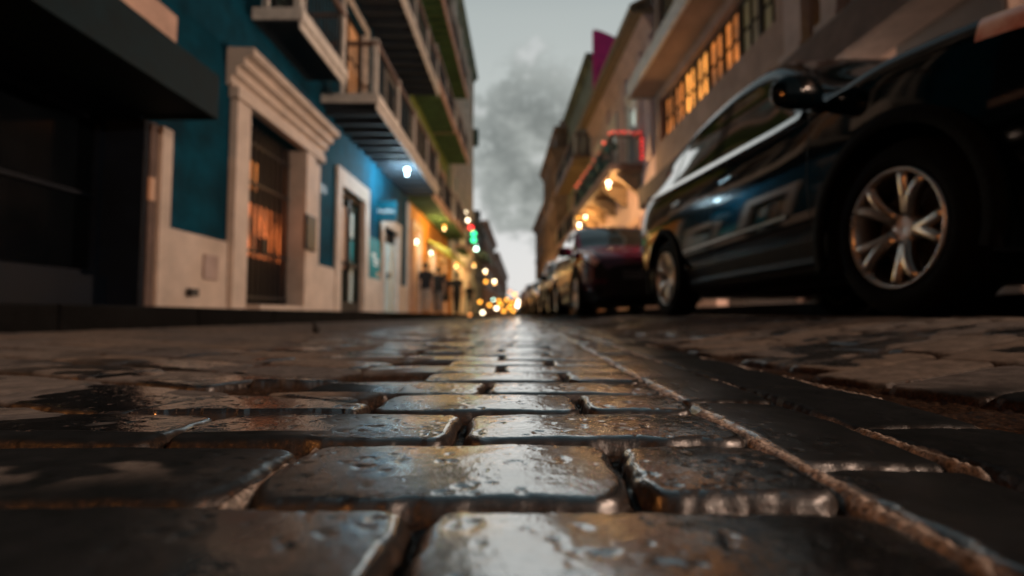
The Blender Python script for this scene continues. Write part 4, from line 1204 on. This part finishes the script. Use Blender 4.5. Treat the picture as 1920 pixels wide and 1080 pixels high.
# the nearest headlight's red tint is reflection mixed into its lens colour
c2 = make_car('parked_car', (0, 0, 0), 'maroon parked car facing the lens behind the black car', 'maroon_paint', SUV, CARG)
park(c2, 1.24 + .92, 7.0)
c3 = copy_tree(c1); c3['label'] = 'dark parked car just behind the maroon car'; park(c3, 2.32, 12.7)
c4 = make_car('parked_car', (0, 0, 0), 'silver grey parked car, the third behind the black foreground car', 'silver_paint', SEDAN, CARG, detail=False); park(c4, 2.3, 18.2)
c5 = copy_tree(c2); c5['label'] = 'small looking parked car near the far end of the row'; park(c5, 2.3, 23.6)
c6 = copy_tree(c1); c6['label'] = 'farthest dark car parked at the end of the row'; park(c6, 2.4, 29)
# oncoming car with its headlights on
oc = make_car('oncoming_car', (0, 0, 0), 'oncoming car far down the street with lit headlights', 'silver_paint', SEDAN, None, detail=False)
p = at(976, 578, 62); oc.location = (p[0], 62, 0.0)
for px, py in ((970.5, 573), (982, 573)):
    q = at(px, py, 61.9); b = MB(); b.ball((q[0], 61.95, q[2]), .20, 12, 8); o = b.build('headlight', 'head_lamp', None); o.parent = oc; o.matrix_parent_inverse.identity(); o.data.transform(__import__('mathutils').Matrix.Translation(-Vector(oc.location)))
lantern(at(974, 565, 75), .30, 'head_lamp', 'white light above the oncoming car at the street end', wall=None)

# ----------------------------------------------------------------------------
# people on the left pavement
# ----------------------------------------------------------------------------
def skin_mesh(name, pts, edges, m, parent, root=0, sub=2):
    me = bpy.data.meshes.new(name); me.from_pydata([p[:3] for p in pts], edges, [])
    o = bpy.data.objects.new(name, me); C.objects.link(o)
    if parent is not None: o.parent = parent
    sk = o.modifiers.new('Skin', 'SKIN'); sk.use_smooth_shade = True
    ss = o.modifiers.new('Subdivision', 'SUBSURF'); ss.levels = sub; ss.render_levels = sub
    for k, p in enumerate(pts):
        v = me.skin_vertices[0].data[k]; r = p[3]; v.radius = r if isinstance(r, tuple) else (r, r); v.use_root = (k == root)
    me.materials.append(MATS[m])
    return o

def person(loc, rotz, h, label, top, legs, stride=.16, skirt=False, arm=.08):
    t = thing('person', loc, label, 'person', 'people on the left pavement'); t.rotation_euler = (0, 0, rotz)
    k = h / 1.75
    P = []; E = []
    def v(x, y, z, r): P.append((x * k, y * k, z * k, r * k if not isinstance(r, tuple) else tuple(a * k for a in r))); return len(P) - 1
    def e(*c):
        for a, b in zip(c[:-1], c[1:]): E.append((a, b))
    pel = v(0, 0, .95, (.15, .11)); wa = v(0, 0, 1.12, (.13, .10)); ch = v(0, .01, 1.34, (.16, .115)); nk = v(0, 0, 1.47, .055)
    hd0 = v(0, -.015, 1.56, (.07, .085)); hd1 = v(0, -.01, 1.66, (.078, .095)); hd2 = v(0, 0, 1.73, (.055, .07)); e(pel, wa, ch, nk, hd0, hd1, hd2)
    no = v(0, -.105, 1.615, .013); e(hd0, no)
    hands = []
    for s in (-1, 1):
        ear = v(s * .082, .0, 1.63, .016); e(hd1, ear)
        sh = v(s * .185, 0, 1.40, .058); el = v(s * .235, .02, 1.11, .042); wr = v(s * .25, -s * arm, .87, .030); pa = v(s * .252, -s * arm - .015, .80, (.036, .020)); e(ch, sh, el, wr, pa)
        for q in range(4):
            fb = v(s * (.250), -s * arm - .042 + q * .018, .745, .009); ft = v(s * .246, -s * arm - .045 + q * .016, .70 + .008 * abs(q - 1.4), .0075); e(pa, fb, ft)
        tb_ = v(s * .238, -s * arm - .05, .78, .010); tt_ = v(s * .236, -s * arm - .068, .745, .008); e(pa, tb_, tt_)
        hp = v(s * .09, 0, .88, .095); kn = v(s * .10, -s * stride * .55 - .02, .49, .062); an = v(s * .10, -s * stride + .02, .10, .040); ft_ = v(s * .105, -s * stride - .03, .04, (.042, .035)); to = v(s * .11, -s * stride - .15, .028, (.045, .025)); e(pel, hp, kn, an, ft_, to)
    body = skin_mesh('body', P, E, 'skin', t)
    P = []; E = []
    z0_ = v(0, 0, .80, (.205, .165)); a = v(0, 0, .92, (.20, .16)); b_ = v(0, 0, 1.12, (.165, .13)); c = v(0, .01, 1.34, (.185, .14)); d_ = v(0, 0, 1.46, .085); e(a, b_, c, d_); e(a, z0_)
    for s in (-1, 1):
        sh = v(s * .19, 0, 1.40, .074); el = v(s * .232, .018, 1.16, .060); e(c, sh, el)
    skin_mesh('shirt', P, E, top, t)
    P = []; E = []
    w0_ = v(0, 0, 1.06, (.135, .10)); a = v(0, 0, .96, (.155, .118)); e(a, w0_)
    if skirt: b_ = v(0, 0, .75, (.20, .17)); c = v(0, 0, .52, (.24, .2)); e(a, b_, c)
    else:
        for s in (-1, 1):
            hp = v(s * .09, 0, .85, .115); kn = v(s * .10, -s * stride * .55 - .02, .49, .080); an = v(s * .10, -s * stride + .02, .13, .068); hem = v(s * .10, -s * stride + .03, .07, .066); e(a, hp, kn, an, hem)
    skin_mesh('trousers' if not skirt else 'skirt', P, E, legs, t)
    hb = MB(); hb.ball((0, .012, 0), .103, 20, 14, 1.18)
    keep = [f for f in hb.f if (lambda c: c[2] > .035 - .25 * 0 or (c[1] > -.01 and c[2] > -.09))([sum(hb.v[i_][q_] for i_ in f) / len(f) for q_ in range(3)])]
    hb.f = keep; hb.v = [(x_ * k, y_ * 1.08 * k, (z_ + 1.655) * k) for x_, y_, z_ in hb.v]
    hm = hb.build('hair', 'hair', None, smooth=True); hm.parent = t
    return t
person((-3.30, 17.2, SWL), PI, 1.74, 'person in black shirt and pale khaki trousers by the green door', 'black_cloth', 'khaki_cloth', .12)
person((-3.05, 18.2, SWL), PI, 1.68, 'person in dark top and grey trousers beside the one in khaki', 'black_cloth', 'grey_cloth', .14)
person((-3.15, 20.6, SWL), PI + .2, 1.66, 'person in a dark knee length dress walking under the awning', 'black_cloth', 'black_cloth', .1, skirt=True)
person((-2.85, 21.9, SWL), PI - .15, 1.80, 'tall person dressed all in black under the awning', 'black_cloth', 'black_cloth', .2)
person((-2.85, 27.0, SWL), .3, 1.70, 'person in dark clothes farthest along the left pavement', 'black_cloth', 'grey_cloth', .15)

# a curl of dark litter standing on the stones
p = at(593, 617, 2.6); b = MB(); b.ball((p[0], 2.6, .022), .02, 9, 7, 1.2); b.ball((p[0] - .012, 2.61, .045), .012, 8, 6, 1.2)
o = b.build('leaf_litter', 'debris', None, smooth=True); tag(o, 'small dark scrap of litter standing on the cobbles before the gate', 'litter')

# ----------------------------------------------------------------------------
# sky and sun
# ----------------------------------------------------------------------------
world = bpy.data.worlds.new('World'); scene.world = world; world.use_nodes = True
nt = world.node_tree; nt.nodes.clear(); N, Lk = nt.nodes, nt.links
outw = N.new('ShaderNodeOutputWorld'); bg = N.new('ShaderNodeBackground'); Lk.new(bg.outputs[0], outw.inputs[0])
sky = N.new('ShaderNodeTexSky'); sky.sky_type = 'NISHITA'; sky.sun_disc = False
SUN_EL, SUN_AZ = math.radians(21), math.radians(4)     # the veiled glow of the set sun straight down the street
sky.sun_elevation = SUN_EL; sky.sun_rotation = SUN_AZ; sky.altitude = 10; sky.dust_density = 3
tc = N.new('ShaderNodeTexCoord'); sx = N.new('ShaderNodeSeparateXYZ'); Lk.new(tc.outputs['Generated'], sx.inputs[0])
K = 8.6     # background strength is .1
def wramp(src, stops):
    q = N.new('ShaderNodeValToRGB'); e = q.color_ramp.elements
    while len(e) < len(stops): e.new(.5)
    for k, (p_, c) in enumerate(stops): e[k].position = p_; e[k].color = (*c, 1)
    Lk.new(src, q.inputs[0]); return q.outputs[0]
def wmath(op, a, b):
    q = N.new('ShaderNodeMath'); q.operation = op; q.inputs[2].default_value = .5
    for s_, v in ((0, a), (1, b)):
        if isinstance(v, (int, float)): q.inputs[s_].default_value = v
        else: Lk.new(v, q.inputs[s_])
    return q.outputs[0]
def wmix(f, a, b):
    q = N.new('ShaderNodeMix'); q.data_type = 'RGBA'
    if isinstance(f, float): q.inputs[0].default_value = f
    else: Lk.new(f, q.inputs[0])
    for s_, v in ((6, a), (7, b)):
        if isinstance(v, tuple): q.inputs[s_].default_value = (*v, 1)
        else: Lk.new(v, q.inputs[s_])
    return q.outputs[2]
veil = wramp(sx.outputs['Z'], [(0.0, (.90, .89, .87)), (.14, (.84, .85, .85)), (.30, (.62, .67, .655)), (.52, (.50, .555, .55)), (.70, (.22, .29, .32)), (1.0, (.09, .14, .16))])
dusk = wramp(wmath('MULTIPLY_ADD', sx.outputs['Y'], .5), [(.0, (.15,) * 3), (.5, (.60,) * 3), (.78, (1,) * 3)])
_v = N.new('ShaderNodeMix'); _v.data_type = 'RGBA'; _v.blend_type = 'MULTIPLY'; _v.inputs[0].default_value = 1
Lk.new(veil, _v.inputs[6]); Lk.new(dusk, _v.inputs[7]); veil = _v.outputs[2]
# cumulus banks low over the street's end
mp = N.new('ShaderNodeMapping'); mp.inputs['Scale'].default_value = (11, 11, 14); mp.inputs['Location'].default_value = (.35, .2, .62); Lk.new(tc.outputs['Generated'], mp.inputs[0])
nz = N.new('ShaderNodeTexNoise'); nz.inputs['Scale'].default_value = 1.0; nz.inputs['Detail'].default_value = 7; nz.inputs['Roughness'].default_value = .6; Lk.new(mp.outputs[0], nz.inputs['Vector'])
def blob(dirn, r0, r1):
    d_ = Vector(dirn).normalized(); q = N.new('ShaderNodeVectorMath'); q.operation = 'DISTANCE'
    Lk.new(tc.outputs['Generated'], q.inputs[0]); q.inputs[1].default_value = d_
    dist = wmath('ADD', q.outputs['Value'], wmath('MULTIPLY', wmath('SUBTRACT', nz.outputs[0], .5), .34))
    m_ = N.new('ShaderNodeMapRange'); m_.interpolation_type = 'SMOOTHSTEP'; m_.inputs[1].default_value = r1; m_.inputs[2].default_value = r0; m_.inputs[3].default_value = 0; m_.inputs[4].default_value = 1
    Lk.new(dist, m_.inputs[0]); return m_.outputs[0]
bank = wmath('MAXIMUM', blob(at(995, 275, 10), .10, .165), wmath('MAXIMUM', blob(at(962, 188, 10), .03, .06), blob(at(985, 365, 10), .07, .125)))
bank = wmath('MAXIMUM', bank, wmath('MAXIMUM', blob((-.6, .7, .4), .1, .4), blob((.7, .6, .35), .1, .4)))
dens = wmath('MULTIPLY', bank, wramp(nz.outputs[0], [(.30, (.7,) * 3), (.52, (1,) * 3)]))
cloud = wramp(nz.outputs[0], [(.36, (.64, .67, .67)), (.46, (.37, .41, .40)), (.62, (.20, .235, .235))])
grey = wmix(dens, veil, cloud)
sc_ = N.new('ShaderNodeVectorMath'); sc_.operation = 'SCALE'; sc_.inputs['Scale'].default_value = K; Lk.new(grey, sc_.inputs[0])
fin = wmix(.008, sc_.outputs[0], sky.outputs[0])
# close to the Nishita sky only a thin share shows through the overcast
Lk.new(fin, bg.inputs['Color']); bg.inputs['Strength'].default_value = .1

sun = bpy.data.lights.new('sun', 'SUN'); sun.energy = .125; sun.angle = math.radians(30); sun.color = (1, .985, .95)
so = bpy.data.objects.new('sun', sun); C.objects.link(so)
dirv = Vector((math.sin(SUN_AZ) * math.cos(SUN_EL), math.cos(SUN_AZ) * math.cos(SUN_EL), math.sin(SUN_EL)))
so.rotation_euler = dirv.to_track_quat('Z', 'Y').to_euler(); so.location = dirv * 60

scene.view_settings.view_transform = 'Standard'; scene.view_settings.look = 'None'
scene.view_settings.exposure = 0; scene.view_settings.gamma = 1
scene.render.engine = 'CYCLES'
cy = scene.cycles
cy.use_denoising = True
try: cy.denoiser = 'OPENIMAGEDENOISE'
except Exception: pass
scene.cycles.use_adaptive_sampling = False
scene.cycles.filter_width = 1.5
cy.max_bounces = 6; cy.diffuse_bounces = 2; cy.glossy_bounces = 4; cy.transmission_bounces = 2
cy.sample_clamp_indirect = 2.0; cy.sample_clamp_direct = 12.0
cy.caustics_reflective = False; cy.caustics_refractive = False
